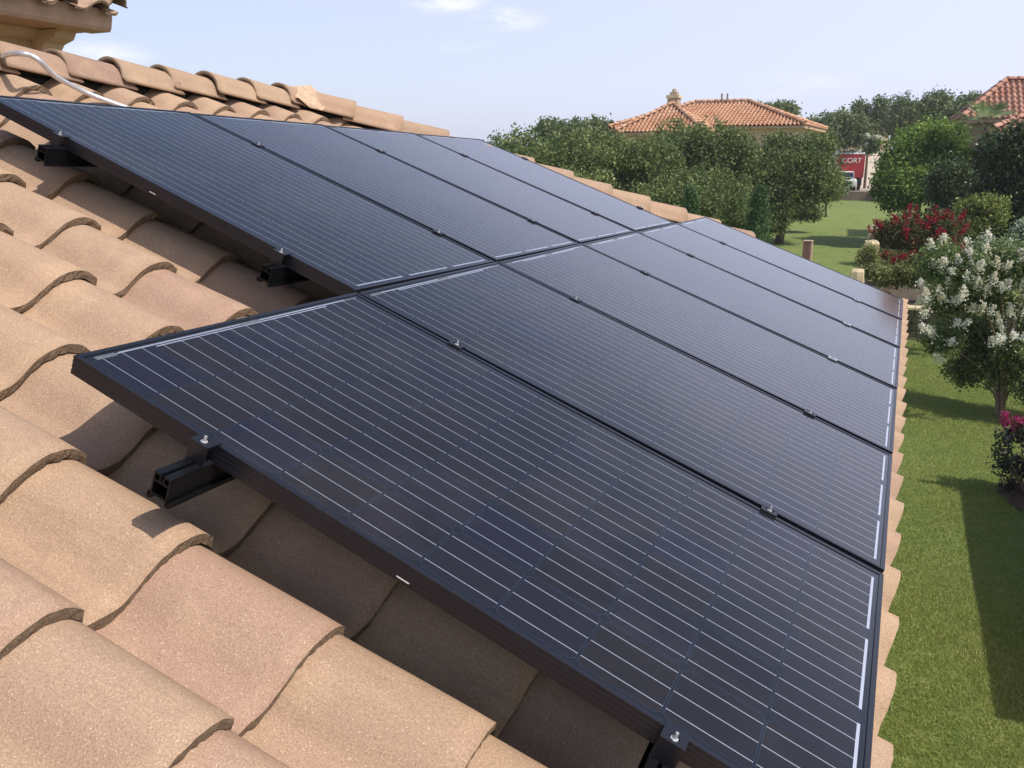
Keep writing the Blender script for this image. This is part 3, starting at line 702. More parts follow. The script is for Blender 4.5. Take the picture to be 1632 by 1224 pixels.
rail(C1, -.085, 6.02, 'black rail under the bottom of the lower panel row, end showing at the bottom edge')
rail(C2, -.095, 6.02, 'black slotted rail whose sunlit end sticks out from under the nearest lower panel')
rail(C3, PITCH - .055, 5.02, 'black rail under the lower part of the upper panel row, end by the middle bolt')
rail(C4, PITCH - .065, 5.02, 'black rail near the top of the upper panel row, end above the left shadow')

def bolt_mesh(mb, z0, h=.020):
    mb.tube([(0, 0, z0), (0, 0, z0 + h * .45), (.0005, 0, z0 + h * .75), (.001, 0, z0 + h)], [.0042, .0042, .0038, .0028], 10)
def clamp_proto(end):
    r = thing('end_clamp' if end else 'mid_clamp', '', 'clamp', matrix=Matrix.Identity(4), group='black end clamps' if end else 'clamps along the seams between panels')
    mb = MB(); t = .003
    if end:   # local -x is the free side, panel edge at x=0
        x0, x1, x2 = -.030, -.0004, .009
        ring = [(-.016 + .0085 * math.cos(k * math.pi / 6), .0085 * math.sin(k * math.pi / 6)) for k in range(12)]
    else:
        x0, x1, x2 = -.019, .019, .019
        ring = [(.0085 * math.cos(k * math.pi / 6), .0125 * math.sin(k * math.pi / 6)) for k in range(12)]
    hy = .021
    xo0, xo1 = x0, x2
    outer = [(xo1, 0), (xo1, hy), (0 if not end else -.01, hy), (xo0, hy), (xo0, 0), (xo0, -hy), (0 if not end else -.01, -hy), (xo1, -hy)]
    idx = [0, 0, 1, 2, 3, 3, 4, 5, 5, 6, 7, 7]
    Vv = []; z1_, z0_ = .0042, .0006
    for z in (z1_, z0_):
        Vv += [(x, y, z) for x, y in ring] + [(x, y, z) for x, y in outer]
    n = 12; N_ = 20; Ff = []
    for k in range(12):
        k2 = (k + 1) % 12; o1, o2 = 12 + [0, 1, 1, 2, 3, 3, 4, 5, 5, 6, 7, 7][k], 12 + [0, 1, 1, 2, 3, 3, 4, 5, 5, 6, 7, 7][k2]
        top = (k, o1, o2, k2) if o1 != o2 else (k, o1, k2)
        Ff.append(top); Ff.append(tuple(x + N_ for x in top[::-1])); Ff.append((k2, k2 + N_, k + N_, k)[::-1])
    for k in range(8):
        a_, b_ = 12 + k, 12 + (k + 1) % 8; Ff.append((a_, a_ + N_, b_ + N_, b_))
    mb.add(Vv, Ff)
    if end:
        mb.box(x0, x0 + t, -hy, hy, -.040, z0_ - .0002); mb.box(x0 + t + .0002, -.0006, -hy, hy, -.0400, -.0370)
    else:
        mb.box(-.0075, -.0050, -hy, hy, -.036, z0_ - .0002); mb.box(.0050, .0075, -hy, hy, -.036, z0_ - .0002)
    mb.build('bracket', M['frame'], r)
    bx = -.016 if end else 0
    bo = MB(); bolt_mesh(bo, -.036, .050); bo.add([], [])
    bo2 = MB(); bo2.tube([(0, 0, -.004), (0, 0, .0035)], .0072, 6)
    b1 = bo.build('bolt', M['steel'], r, smooth=False); n1 = bo2.build('nut', M['steel'], b1); b1.location = (bx, 0, 0)
    return r
midp = clamp_proto(False); endp = clamp_proto(True); st = {'m': True, 'e': True}
ZZ = {'C1': 'near the eave', 'C2': 'in the upper half of the lower row', 'C3': 'in the lower half of the upper row', 'C4': 'near the top of the upper row'}
def place_clamp(kind, a, b, lab, flip=False, bright=False):
    src = midp if kind == 'm' else endp
    o = src if st[kind] else copy_thing(src, lab); st[kind] = False; o['label'] = lab
    mm = rframe(a, b)
    if flip: mm = mm @ Matrix.Rotation(math.pi, 4, 'Z')
    o.matrix_world = mm
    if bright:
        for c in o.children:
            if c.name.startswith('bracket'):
                c.data = c.data.copy(); c.data.materials[0] = M['alu']  # pale metal paints in the sun glint on these black brackets
    return o
words = ['first', 'second', 'third', 'fourth', 'fifth']
for k in range(1, 6):
    place_clamp('m', cv(k), C2, f'dark bolted clamp in the upper half of the {words[k-1]} lower-row seam counted from the viewer')
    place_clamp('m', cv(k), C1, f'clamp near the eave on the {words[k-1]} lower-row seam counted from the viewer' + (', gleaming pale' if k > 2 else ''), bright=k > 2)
for k in range(2, 5):
    place_clamp('m', cv(k), C3, f'small clamp in the lower half of the {words[k-2]} upper-row seam counted from the viewer')
    place_clamp('m', cv(k), C4, f'small clamp near the top of the {words[k-2]} upper-row seam counted from the viewer')
ge = GA / 2
place_clamp('e', ge, C2, 'end clamp with silver bolt above the rail end that sticks out at the left')
place_clamp('e', ge, C1, 'end clamp with silver bolt in a round hole at the bottom edge of the picture')
place_clamp('e', PITCH + ge, C3, 'end clamp on the near edge of the upper row, closer to the lower row')
place_clamp('e', PITCH + ge, C4, 'end clamp high on the near edge of the upper row, by the left border')
place_clamp('e', cv(5) - ge, C3, 'end clamp on the far edge of the upper row, closest to the lower row', flip=True)
place_clamp('e', cv(5) - ge, C4, 'end clamp on the far edge of the upper row, nearest the hip tiles and trees', flip=True)

# conduit
pts = [(1.72, 4.25, -.20), (1.72, 4.12, -.12), (1.66, 3.98, -.045), (1.60, 3.82, .008), (1.63, 3.79, .012), (1.66, 3.765, -.005), (1.74, 3.78, -.055), (1.87, 3.80, -.100), (1.95, 3.77, -.122), (2.03, 3.69, -.132), (2.07, 3.63, -.134), (2.13, 3.45, -.136), (2.16, 3.2, -.138), (2.18, 2.95, -.138)]
wp = [RP(*p) for p in smooth_path(pts, 5)]
mb = MB(wp[0]); mb.tube(wp, .0115, 12)
cd = mb.build('conduit_pipe', M['conduit'], smooth=True); cd.location = wp[0]
tag(cd, 'silver metal conduit bending over the ridge tiles and down under the upper panels', 'pipe')

# ================================================================== GROUND
def gz(X, Y):
    s = np.clip((np.asarray(Y, float) - 26) / 60, 0, 1)
    h = GZ + s * s * (3 - 2 * s) * 0.95
    h = h + np.clip((np.asarray(Y, float) - 110) / 200, 0, 4) * 2.2
    return h
def P(x, y, Y):                                    # the point at distance Y seen at pixel (x, y) of the photograph (survey aid)
    d = RW.T @ np.array([(x - 816) / FPX, (y - 612) / FPX, 1.0]); k = (Y - CAM[1]) / d[1]; return CAM + k * d
xs = np.concatenate([np.linspace(-330, -60, 12), np.linspace(-50, 50, 60), np.linspace(60, 330, 12)]); ys = np.concatenate([np.linspace(-120, -20, 6), np.linspace(-15, 120, 90), np.linspace(130, 420, 16)])
XX, YY = np.meshgrid(xs, ys); ZZg = gz(XX, YY) + 0.02 * np.sin(XX * .6 + 1) * np.sin(YY * .45)
V = np.stack([XX, YY, ZZg], -1).reshape(-1, 3); nx = len(xs); ny = len(ys)
q0 = (np.arange(ny - 1)[:, None] * nx + np.arange(nx - 1)[None, :]).ravel()
structure(mesh('lawn', V, np.stack([q0, q0 + 1, q0 + nx + 1, q0 + nx], 1), M['lawn'], smooth=True))

# grass blades standing on the near strip of lawn
def blades(n, x0, x1, y0, y1, seed):
    rg = np.random.default_rng(seed)
    y = y0 + (y1 - y0) * rg.random(n) ** 1.35; x = x0 + (x1 - x0) * rg.random(n)
    z = gz(x, y) + 0.02 * np.sin(x * .6 + 1) * np.sin(y * .45) - .003
    patch = 0.5 + 0.25 * np.sin(x * 2.1 + 1.3 * np.sin(y * .9)) + 0.25 * np.sin(y * 1.7 + 2.1 * np.sin(x * 1.4))
    h = (0.016 + 0.020 * rg.random(n)) * (0.7 + .6 * patch); an = rg.random(n) * 2 * math.pi; w = 0.0030 + .0022 * rg.random(n)
    lx, ly = rg.normal(0, .016, n), rg.normal(0, .016, n)
    p0 = np.stack([x - w * np.cos(an), y - w * np.sin(an), z], 1); p1 = np.stack([x + w * np.cos(an), y + w * np.sin(an), z], 1)
    p2 = np.stack([x + lx, y + ly, z + h], 1)
    V = np.stack([p0, p1, p2], 1).reshape(-1, 3); F = np.arange(3 * n).reshape(n, 3)
    tone = np.clip(0.30 + .28 * patch + rg.normal(0, .17, n) + (rg.random(n) < .03) * .5, 0, 1)
    return V, F, tone
V, F, T = blades(330000, -.45, 2.35, 4.2, 22, 3)
g_ = mesh('grass', V, F, M['grass'], tone=T); g_['kind'] = 'stuff'; g_['label'] = 'short green grass blades of the narrow lawn beside the roof'

# ------------------------------------------------------------------ foliage generator
def leafcloud(centers, sig, per, size, rg, aspect=1.7, droop=0.0, tone_mu=.45, tone_sd=.2, upbias=0.3):
    n = len(centers) * per
    c = np.repeat(centers, per, 0) + rg.normal(0, 1, (n, 3)) * sig
    d = rg.normal(0, 1, (n, 3)); d[:, 2] -= droop; d /= np.linalg.norm(d, axis=1)[:, None]
    nrm = rg.normal(0, 1, (n, 3)); nrm[:, 2] += upbias * 2; nrm -= d * (nrm * d).sum(1)[:, None]; nrm /= np.linalg.norm(nrm, axis=1)[:, None]
    s = np.cross(d, nrm); L = size * (0.6 + .8 * rg.random(n))[:, None]; w = L / aspect / 2
    V = np.stack([c - d * L * .5, c + s * w - d * L * .05, c + d * L * .5, c - s * w - d * L * .05], 1).reshape(-1, 3)
    F = np.arange(4 * n).reshape(n, 4)
    ph = np.sin(centers * (2.2 / max(size * 7, .3)) + 1.3); ct = np.repeat(rg.normal(0, tone_sd * .6, len(centers)) + .16 * (ph[:, 0] * ph[:, 1] + ph[:, 2] * .6), per)
    return V, F, np.clip(tone_mu + ct + rg.normal(0, tone_sd, n), 0, 1)
def crown_centers(lobes, n, rg, shell=.26, wob=.20):
    lobes = np.asarray(lobes, float); w = np.prod(lobes[:, 3:], axis=1) ** (2 / 3.); w /= w.sum()
    k = rg.choice(len(lobes), n, p=w); d = rg.normal(0, 1, (n, 3)); d /= np.linalg.norm(d, axis=1)[:, None]
    r = 1 - np.abs(rg.normal(0, shell, n)); r = np.clip(r, .05, 1)
    ph = d * 5.1 + k[:, None] * 1.7
    r *= 1 + wob * (np.sin(ph[:, 0] * 1.3) * np.sin(ph[:, 1] * 1.7 + 1) + .6 * np.sin(ph[:, 2] * 2.9 + ph[:, 0] * 2))
    return lobes[k, :3] + d * lobes[k, 3:] * r[:, None]
def box_lobes(cx, cy, cz, rx, ry, rz, nl, rg, s=.46):
    L = [(cx, cy, cz, rx * .62, ry * .62, rz * .62)]
    for i in range(nl):
        t = 2 * math.pi * (i + rg.random() * .8) / nl; e = rg.uniform(-.55, .95)
        f = math.sqrt(max(0, 1 - (e * .8) ** 2))
        k = s * rg.uniform(.60, 1.15)
        L.append((cx + rx * (1 - k) * f * math.cos(t), cy + ry * (1 - k) * f * math.sin(t), cz + rz * (1 - k) * e, rx * k, ry * k, rz * k * .9))
    return L
def tree(name, label, cat, x0, y0, x1, y1, Y, mat, n=1100, per=9, leaf=.16, nl=9, seed=1, group=None, trunk=True, depth=None, bark=None, shell=.26, wob=.22, sig=None, droop=0, s=.46, flowers=None, tmu=.45):
    """crown fills the pixel box x0..x1, y0..y1 at distance Y; trunk goes to the ground"""
    rg = np.random.default_rng(seed)
    a = P(x0, (y0 + y1) / 2, Y); b = P(x1, (y0 + y1) / 2, Y); t = P((x0 + x1) / 2, y0, Y); bt = P((x0 + x1) / 2, y1, Y)
    cx = (a[0] + b[0]) / 2; rx = (b[0] - a[0]) / 2; cz = (t[2] + bt[2]) / 2; rz = (t[2] - bt[2]) / 2; ry = depth or rx * .85
    g0 = float(gz(cx, Y)); base = np.array([cx, Y, g0])
    r = thing(name, label, cat, tuple(base), group)
    L = box_lobes(cx, Y, cz, rx, ry, rz, nl, rg, s)
    cc = crown_centers(L, n, rg, shell, wob); sg = sig or leaf * .95
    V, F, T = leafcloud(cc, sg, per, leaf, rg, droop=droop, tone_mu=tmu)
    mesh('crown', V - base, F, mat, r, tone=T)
    if trunk:
        mb = MB(base); h = cz - g0; rt = max(.05, rx * .06)
        top = np.array([cx + rg.normal(0, rx * .06), Y, cz - rz * .35])
        mb.tube(smooth_path([base - [0, 0, .1], base * .5 + top * .5 + np.array([rg.normal(0, rx * .05), 0, 0]), top], 3), [rt * (1.25 - .6 * i / 6) for i in range(7)], 8)
        for l in L[1:]:
            e = np.array(l[:3]); mid = top * .5 + e * .5 + np.array([0, 0, -rz * .10])
            mb.tube(smooth_path([top - [0, 0, rz * .1], mid, e], 3), [rt * .5 * (1 - .8 * i / 6) for i in range(7)], 6)
        mb.build('trunk', bark or M['bark'], r, smooth=True)
    if flowers:
        fm, fn, fs, fl_ = flowers
        lob = np.array(L); top_c = crown_centers(L, fn * 6, rg, .05, wob)
        outw = (top_c - np.array([cx, Y, cz])) / np.array([rx, ry, rz]); sc_ = outw[:, 2] * .8 - outw[:, 1] * .7 + np.linalg.norm(outw, axis=1) + rg.normal(0, .25, len(outw))
        top_c = top_c[np.argsort(-sc_)[:fn]]
        VV = []; FF = []; TT = []; k0 = 0
        for p in top_c:
            m_ = 46; u = rg.random(m_); dirv = np.array([(p[0] - cx) / rx * .5, (p[1] - Y) / ry * .5, 1.0]) + rg.normal(0, .25, 3); dirv /= np.linalg.norm(dirv)
            cone = p + dirv * (u[:, None] * fl_ * 1.0) + rg.normal(0, 1, (m_, 3)) * (fs * (1.05 - u))[:, None]
            v_, f_, t_ = leafcloud(cone, fs * .3, 1, fs * .95, rg, aspect=1.15, tone_mu=.6, tone_sd=.2)
            VV.append(v_); FF.append(f_ + k0); TT.append(t_); k0 += len(v_)
        mesh('blossom', np.concatenate(VV) - base, np.concatenate(FF), fm, r, tone=np.concatenate(TT))
    return r

# near garden -------------------------------------------------------
# white crape myrtle on several slim stems
def myrtle_white():
    rg = np.random.default_rng(5); Y0 = 15.3; base = np.array([1.72, Y0, GZ])
    r = thing('crape_myrtle', 'crape myrtle tree covered in creamy white flower heads on slim trunks', 'tree', tuple(base), 'crape myrtles')
    tops = [(1520, 470), (1500, 540), (1545, 430), (1590, 410), (1640, 420), (1600, 480), (1660, 500), (1560, 530), (1620, 560), (1700, 470), (1700, 560), (1535, 590), (1585, 585), (1650, 610), (1500, 480), (1565, 470), (1680, 600), (1640, 560), (1560, 570), (1500, 420), (1590, 440)]
    L = []
    for i, (x, y) in enumerate(tops):
        Yd = Y0 + rg.uniform(-.55, .8); p = P(x, y, Yd); s_ = rg.uniform(.30, .42); L.append((p[0], p[1], p[2], s_, s_, s_ * .9))
    cc = crown_centers(L, 7200, rg, .42, .2)
    V, F, T = leafcloud(cc, .055, 8, .062, rg, aspect=1.9, tone_mu=.42, tone_sd=.2)
    mesh('crown', V - base, F, M['myrtle'], r, tone=T)
    mb = MB(base)
    for i, l in enumerate(L[:12]):
        e = np.array(l[:3]); b0 = base + np.array([rg.normal(0, .035), rg.normal(0, .035), -.08]); k = base + (e - base) * .42 + np.array([0, 0, .12]); k[:2] = base[:2] + (e[:2] - base[:2]) * .2
        mb.tube(smooth_path([b0, k, e], 4), [.024 * (1 - .7 * j / 8) for j in range(9)], 7)
    mb.build('trunk', M['barkp'], r, smooth=True)
    heads = [(1478, 395), (1497, 423), (1540, 408), (1566, 400), (1543, 427), (1568, 380), (1512, 437), (1500, 432), (1520, 420), (1535, 445), (1480, 425), (1462, 458), (1473, 485), (1490, 468), (1497, 480), (1470, 475), (1505, 455), (1460, 485), (1468, 505),
             (1475, 530), (1480, 535), (1465, 528), (1555, 460), (1565, 468), (1600, 458), (1625, 455), (1550, 455), (1590, 462), (1530, 470), (1515, 485), (1525, 480), (1545, 495), (1575, 500), (1560, 495), (1585, 515), (1535, 520), (1520, 520), (1590, 530), (1585, 545), (1575, 550), (1605, 500), (1628, 500), (1630, 480),
             (1625, 420), (1620, 408), (1600, 430), (1578, 450), (1583, 425), (1498, 385), (1535, 392), (1590, 548), (1510, 550), (1488, 575), (1556, 430), (1610, 540), (1628, 545), (1640, 440), (1655, 470), (1640, 515), (1660, 420)]
    VV = []; FF = []; TT = []; k0 = 0
    for (x, y) in heads:
        p = P(x, y, Y0 - .80 + rg.uniform(-.1, .25)) + np.array(SUN) * .08; m_ = rg.integers(90, 170); u = rg.random(m_)
        dirv = np.array([-.25 if x < 1500 else 0.0, -.3, 1.0]) + rg.normal(0, .3, 3); dirv /= np.linalg.norm(dirv); ln = rg.uniform(.09, .19)
        cone = p + dirv * (u[:, None] - .4) * ln + rg.normal(0, 1, (m_, 3)) * (.044 * (1.1 - u))[:, None]
        v_, f_, t_ = leafcloud(cone, .008, 1, .031, rg, aspect=1.1, tone_mu=.65, tone_sd=.22)
        VV.append(v_); FF.append(f_ + k0); TT.append(t_); k0 += len(v_)
    mesh('blossom', np.concatenate(VV) - base, np.concatenate(FF), M['petal_white'], r, tone=np.concatenate(TT))
myrtle_white()
# plum-leaved shrub with magenta flowers, lower right
def pink_shrub():
    rg = np.random.default_rng(9); Y0 = 11.35; g0 = GZ; base = np.array([1.78, Y0, g0])
    r = thing('flowering_shrub', 'dark plum-leaved shrub with magenta flowers at its tip, standing in a mulch ring', 'shrub', tuple(base), 'crape myrtles')
    L = []
    for (x, y, s_) in ((1602, 700, .15), (1625, 690, .17), (1600, 740, .14), (1630, 745, .2), (1610, 775, .14), (1650, 700, .2), (1660, 760, .24), (1640, 800, .16), (1596, 720, .11)):
        p = P(x, y, Y0 + rg.uniform(-.15, .2)); L.append((p[0], p[1], p[2], s_, s_, s_))
    cc = crown_centers(L, 520, rg, .4, .22); V, F, T = leafcloud(cc, .035, 7, .05, rg, aspect=1.8, tone_mu=.45, tone_sd=.24)
    mesh('crown', V - base, F, M['plum'], r, tone=T)
    mb = MB(base)
    for l in L: e = np.array(l[:3]); mb.tube(smooth_path([base + np.array([rg.normal(0, .03), 0, -.05]), base * .5 + e * .5 + np.array([-.02, 0, .05]), e], 3), [.014 * (1 - .6 * j / 6) for j in range(7)], 6)
    mb.build('stem', M['barkp'], r, smooth=True)
    VV = []; FF = []; TT = []; k0 = 0
    for (x, y) in ((1602, 665), (1598, 672), (1606, 675), (1622, 668), (1630, 672), (1618, 680), (1640, 665), (1604, 660)):
        p = P(x, y, Y0 - .1); v_, f_, t_ = leafcloud(p + rg.normal(0, .026, (60, 3)), .004, 1, .026, rg, aspect=1.1, tone_mu=.55)
        VV.append(v_); FF.append(f_ + k0); TT.append(t_); k0 += len(v_)
    mesh('blossom', np.concatenate(VV) - base, np.concatenate(FF), M['petal_pink'], r, tone=np.concatenate(TT))
pink_shrub()
# mulch ring and clods
n = 26; rg = np.random.default_rng(2); V = [(1.78, 11.3, GZ + .035)] + [(1.78 + (.36 + .05 * math.sin(3 * t) + rg.normal(0, .015)) * math.cos(t), 11.3 + (.62 + rg.normal(0, .03)) * math.sin(t), GZ + .003) for t in np.linspace(0, 2 * math.pi, n, endpoint=False)]
structure(mesh('mulch_ring', V, [(0, 1 + i, 1 + (i + 1) % n) for i in range(n)], M['mulch'], smooth=True))
# garden wall just outside the picture on the right: its shadow lies across the lawn
gw = thing('garden_wall', 'rendered garden wall right of the lawn, casting the long straight shadow', 'wall', (2.56, 8.4, GZ))
mb = MB((2.56, 8.4, GZ)); mb.box(2.49, 2.63, 5.55, 11.36, GZ - .2, GZ + 1.84); mb.build('wall', M['garden_wall'], gw)
mb = MB((2.56, 8.4, GZ)); mb.box(2.455, 2.665, 5.52, 11.40, GZ + 1.843, GZ + 1.91); mb.build('coping', M['stone'], gw, bevel=.01)

# raised bed with dry stone wall and pale border stones ----------------------
def stones_wall(mb, p0, p1, h, th, course=.16, seed=0, mi=0):
    rg = np.random.default_rng(seed); p0 = np.array(p0, float); p1 = np.array(p1, float); L = np.linalg.norm(p1 - p0); ang = math.atan2(p1[1] - p0[1], p1[0] - p0[0])
    nc = int(round(h / course)); z = 0
    for c in range(nc):
        x = -rg.uniform(0, .2); hh = h / nc
        while x < L:
            w = rg.uniform(.22, .5); x1 = min(x + w, L); x0 = max(x, 0)
            if x1 - x0 > .04:
                M4 = Matrix.Translation((p0[0], p0[1], p0[2])) @ Matrix.Rotation(ang, 4, 'Z')
                d = rg.uniform(-.018, .018); mb.box(x0 + .006, x1 - .006, -th / 2 + d, th / 2, z + .005, z + hh - .004, mi, M4)
            x += w
        z += hh
bedz = -2.42
rw = thing('retaining_wall', 'low rough stone wall with a pale capstone holding up the planted bed', 'wall', (0.3, 22.3, GZ))
mb = MB((0.3, 22.3, GZ)); stones_wall(mb, (-1.65, 22.3, GZ - .1), (9, 22.3, GZ - .1), bedz - GZ + .05, .3, seed=3); mb.build('stone_courses', M['stonewall'], rw, bevel=.012)
mb = MB((0.3, 22.3, GZ)); x = -1.72; rg = np.random.default_rng(6)
while x < 9: w = rg.uniform(.5, .8); mb.box(x, x + w - .01, 22.06 + rg.uniform(-.015, .015), 22.48, bedz - .045, bedz + .03); x += w
mb.build('capstone', M['stone'], rw, bevel=.015)
mb = MB(); mb.box(-1.5, 8.98, 22.46, 31.5, GZ - .3, bedz - .06); structure(mb.build('planting_bed', M['soil']))
bs = [P(1366, 440, 22.6), P(1383, 412, 25.0), P(1391, 395, 27.0), P(1394, 372, 30.2)]
labs = ['small pale limestone block at the front corner of the planted bed', 'tall pale limestone block standing at the left of the planted bed', 'pale limestone block just behind the tall one along the bed', 'small far limestone block at the foot of the red-flowered bush']
for i, (p, hgt, wd) in enumerate(zip(bs, (.35, .95, .45, .55), (.34, .30, .30, .34))):
    rg = np.random.default_rng(40 + i); w2, d2 = wd * .5, wd * .6; V = []
    for (zz, k) in ((-.62, 1.06), (-.1, 1.0), (.30, .93), (.5, .72)):
        for (sx, sy) in ((-1, -1), (0, -1.08), (1, -1), (1.05, 0), (1, 1), (0, 1.05), (-1, 1), (-1.04, 0)): V.append((sx * w2 * k + rg.normal(0, .014), sy * d2 * k + rg.normal(0, .014), zz * hgt + rg.normal(0, .015)))
    F = [tuple(range(8))[::-1], tuple(range(24, 32))] + [(r_ * 8 + k, r_ * 8 + (k + 1) % 8, r_ * 8 + 8 + (k + 1) % 8, r_ * 8 + 8 + k) for r_ in range(3) for k in range(8)]
    o = mesh('border_stone', V, F, M['stone']); bv = o.modifiers.new('bevel', 'BEVEL'); bv.width = .012; bv.segments = 2; o.location = (p[0], p[1], p[2])
    tag(o, labs[i], 'stone', 'border stones of the planted bed')

# post
pz = float(P(1287, 383, 26)[2]); px_ = float(P(1287, 400, 26)[0])
gp = thing('gate_post', 'square brown post standing alone on the lawn beyond the roof edge', 'post', (px_, 26, GZ))
mb = MB((px_, 26, GZ)); mb.box(px_ - .125, px_ + .085, 25.88, 26.12, GZ - .2, pz - .03); mb.build('shaft', M['post'], gp, bevel=.008)
mb = MB((px_, 26, GZ)); mb.box(px_ + .0855, px_ + .125, 25.885, 26.115, GZ - .2, pz - .032); mb.build('pale_side', M['postcap'], gp)  # right face is a paler slab than the brown shaft
mb = MB((px_, 26, GZ)); mb.box(px_ - .135, px_ + .135, 25.87, 26.13, pz - .029, pz); mb.build('cap', M['postcap'], gp, bevel=.006)

# bed planting
tree('red_crape_myrtle', 'wide bush with crimson flower spikes beside the pale stones', 'shrub', 1388, 314, 1545, 432, 29.5, M['redbush'], n=2000, per=9, leaf=.085, nl=13, seed=21, group='crape myrtles', flowers=(M['petal_red'], 72, .055, .25), s=.40)
tree('red_crape_myrtle', 'small crimson-flowered shrub low in the bed in front of the wide red bush', 'shrub', 1395, 398, 1480, 430, 27.0, M['redbush'], n=420, per=8, leaf=.07, nl=6, seed=22, group='crape myrtles', flowers=(M['petal_red'], 16, .055, .14), trunk=False)
tree('shrub', 'yellow-green loose shrub right of the red-flowered bush', 'shrub', 1520, 300, 1612, 375, 31, M['yellowgreen'], n=700, per=8, leaf=.10, nl=9, seed=23)
tree('shrub', 'olive leafy shrub below the yellow-green one and right of the red bush', 'shrub', 1490, 338, 1580, 400, 30.3, M['yellowgreen'], n=700, per=8, leaf=.09, nl=8, seed=24, tmu=.3)
tree('shrub', 'feathery grey-green shrub just above the white-flowered tree', 'shrub', 1550, 368, 1625, 450, 20, M['greygreen'], n=500, per=8, leaf=.06, nl=8, seed=25, droop=-.7)
tree('shrub', 'upright grey-green shrub at the right border above the white-flowered tree', 'shrub', 1606, 335, 1660, 420, 20.5, M['greygreen'], n=380, per=8, leaf=.06, nl=6, seed=26, droop=-.9)
tree('shrub', 'low weeping green shrub draped beside the tall pale stone', 'shrub', 1362, 388, 1402, 432, 24.2, M['bedplant'], n=300, per=8, leaf=.06, nl=6, seed=27, trunk=False, tmu=.7)
tree('shrub', 'small rounded green shrub behind the front corner stone of the bed', 'shrub', 1368, 412, 1425, 452, 24.0, M['bedplant'], n=420, per=8, leaf=.055, nl=7, seed=28, trunk=False)
for i, (x0, x1, y0, y1, Y_, lb) in enumerate(((1385, 1440, 425, 462, 23.2, 'wispy olive plants right behind the left end of the capstone'), (1420, 1475, 418, 462, 23.2, 'yellowish feathery plants right behind the middle of the capstone'), (1462, 1520, 410, 462, 23.6, 'tall wispy plants in the bed behind the left flowers of the white tree'))):
    tree('bed_plants', lb, 'plant', x0, y0, x1, y1, Y_, M['bedplant'], n=320, per=9, leaf=.07, nl=6, seed=60 + i, trunk=False, droop=-1.0, group='wispy plants in the raised bed')
tree('shrub', 'bright green leafy sapling between the red bush and the white flowers', 'shrub', 1494, 392, 1520, 425, 23.0, M['bright'], n=110, per=7, leaf=.085, nl=4, seed=64)

# big trees ---------------------------------------------------------
tree('live_oak', 'dense evergreen tree at far left whose top rises just over the hip tiles', 'tree', 765, 200, 985, 345, 36, M['oak'], n=2600, per=10, leaf=.135, nl=16, seed=31, group='live oaks beyond the roof', depth=3.0, s=.36, tmu=.52)
tree('live_oak', 'dense evergreen tree left of the orange-roofed house, second from the hip', 'tree', 900, 198, 1090, 352, 40, M['oak'], n=2600, per=10, leaf=.14, nl=14, seed=32, group='live oaks beyond the roof', s=.38, tmu=.55)
tree('live_oak', 'live oak standing directly before the middle of the orange roof', 'tree', 1020, 178, 1215, 350, 44, M['oak'], n=3000, per=10, leaf=.14, nl=14, seed=33, group='live oaks beyond the roof')
tree('live_oak', 'broad live oak at the lawn edge, under the right end of the orange roof', 'tree', 1150, 196, 1352, 372, 46, M['oak'], n=3600, per=10, leaf=.14, nl=20, seed=34, group='live oaks beyond the roof', s=.36)
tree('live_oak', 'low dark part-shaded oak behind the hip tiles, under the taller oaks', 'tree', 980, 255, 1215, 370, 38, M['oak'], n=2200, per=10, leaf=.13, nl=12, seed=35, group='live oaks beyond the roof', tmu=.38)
tree('live_oak', 'small dark bushy oak at the end of the lawn just left of the white pickup', 'tree', 1292, 262, 1350, 336, 64, M['oak'], n=600, per=9, leaf=.17, nl=7, seed=36, group='live oaks beyond the roof')
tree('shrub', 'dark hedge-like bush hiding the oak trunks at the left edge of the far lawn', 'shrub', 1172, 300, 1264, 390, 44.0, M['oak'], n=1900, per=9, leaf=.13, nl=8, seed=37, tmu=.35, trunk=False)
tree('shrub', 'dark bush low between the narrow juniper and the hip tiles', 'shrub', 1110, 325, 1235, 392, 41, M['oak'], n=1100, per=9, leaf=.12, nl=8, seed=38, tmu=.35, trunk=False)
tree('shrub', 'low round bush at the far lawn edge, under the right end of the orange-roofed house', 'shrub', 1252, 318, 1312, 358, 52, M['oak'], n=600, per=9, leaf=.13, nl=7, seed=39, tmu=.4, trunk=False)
def cone_tree(label, x, ytop, ybot, wpx, Y, seed):
    rg = np.random.default_rng(seed); t = P(x, ytop, Y); b = P(x, ybot, Y); w = wpx / FPX * Y * 1.05; g0 = float(gz(t[0], Y)); base = np.array([t[0], Y, g0]); h = t[2] - g0
    r = thing('juniper', label, 'tree', tuple(base), 'narrow junipers')
    n_ = 1100; u = rg.random(n_) ** .8; rr = w / 2 * np.clip(1.15 - u, 0, 1) ** .7 * (1 - np.abs(rg.normal(0, .25, n_))); th = rg.random(n_) * 6.283
    cc = np.stack([base[0] + rr * np.cos(th), Y + rr * np.sin(th), g0 + .05 + u * h], 1)
    V, F, T = leafcloud(cc, .06, 9, .085, rg, aspect=2.4, droop=-1.3, tone_mu=.42); mesh('crown', V - base, F, M['juniper'], r, tone=T)
    mb = MB(base); mb.tube([base - [0, 0, .1], base + [0, 0, h * .7]], [.07, .02], 7); mb.build('trunk', M['bark'], r)
cone_tree('narrow dark juniper at the near left edge of the lawn', 1212, 300, 400, 46, 33, 41)
cone_tree('smaller juniper poking up just above the far hip tiles', 1102, 302, 360, 44, 31, 42)
tree('ash_tree', 'bright green broadleaf tree right of the driveway', 'tree', 1398, 176, 1550, 345, 48, M['bright'], n=3000, per=10, leaf=.16, nl=14, seed=51)
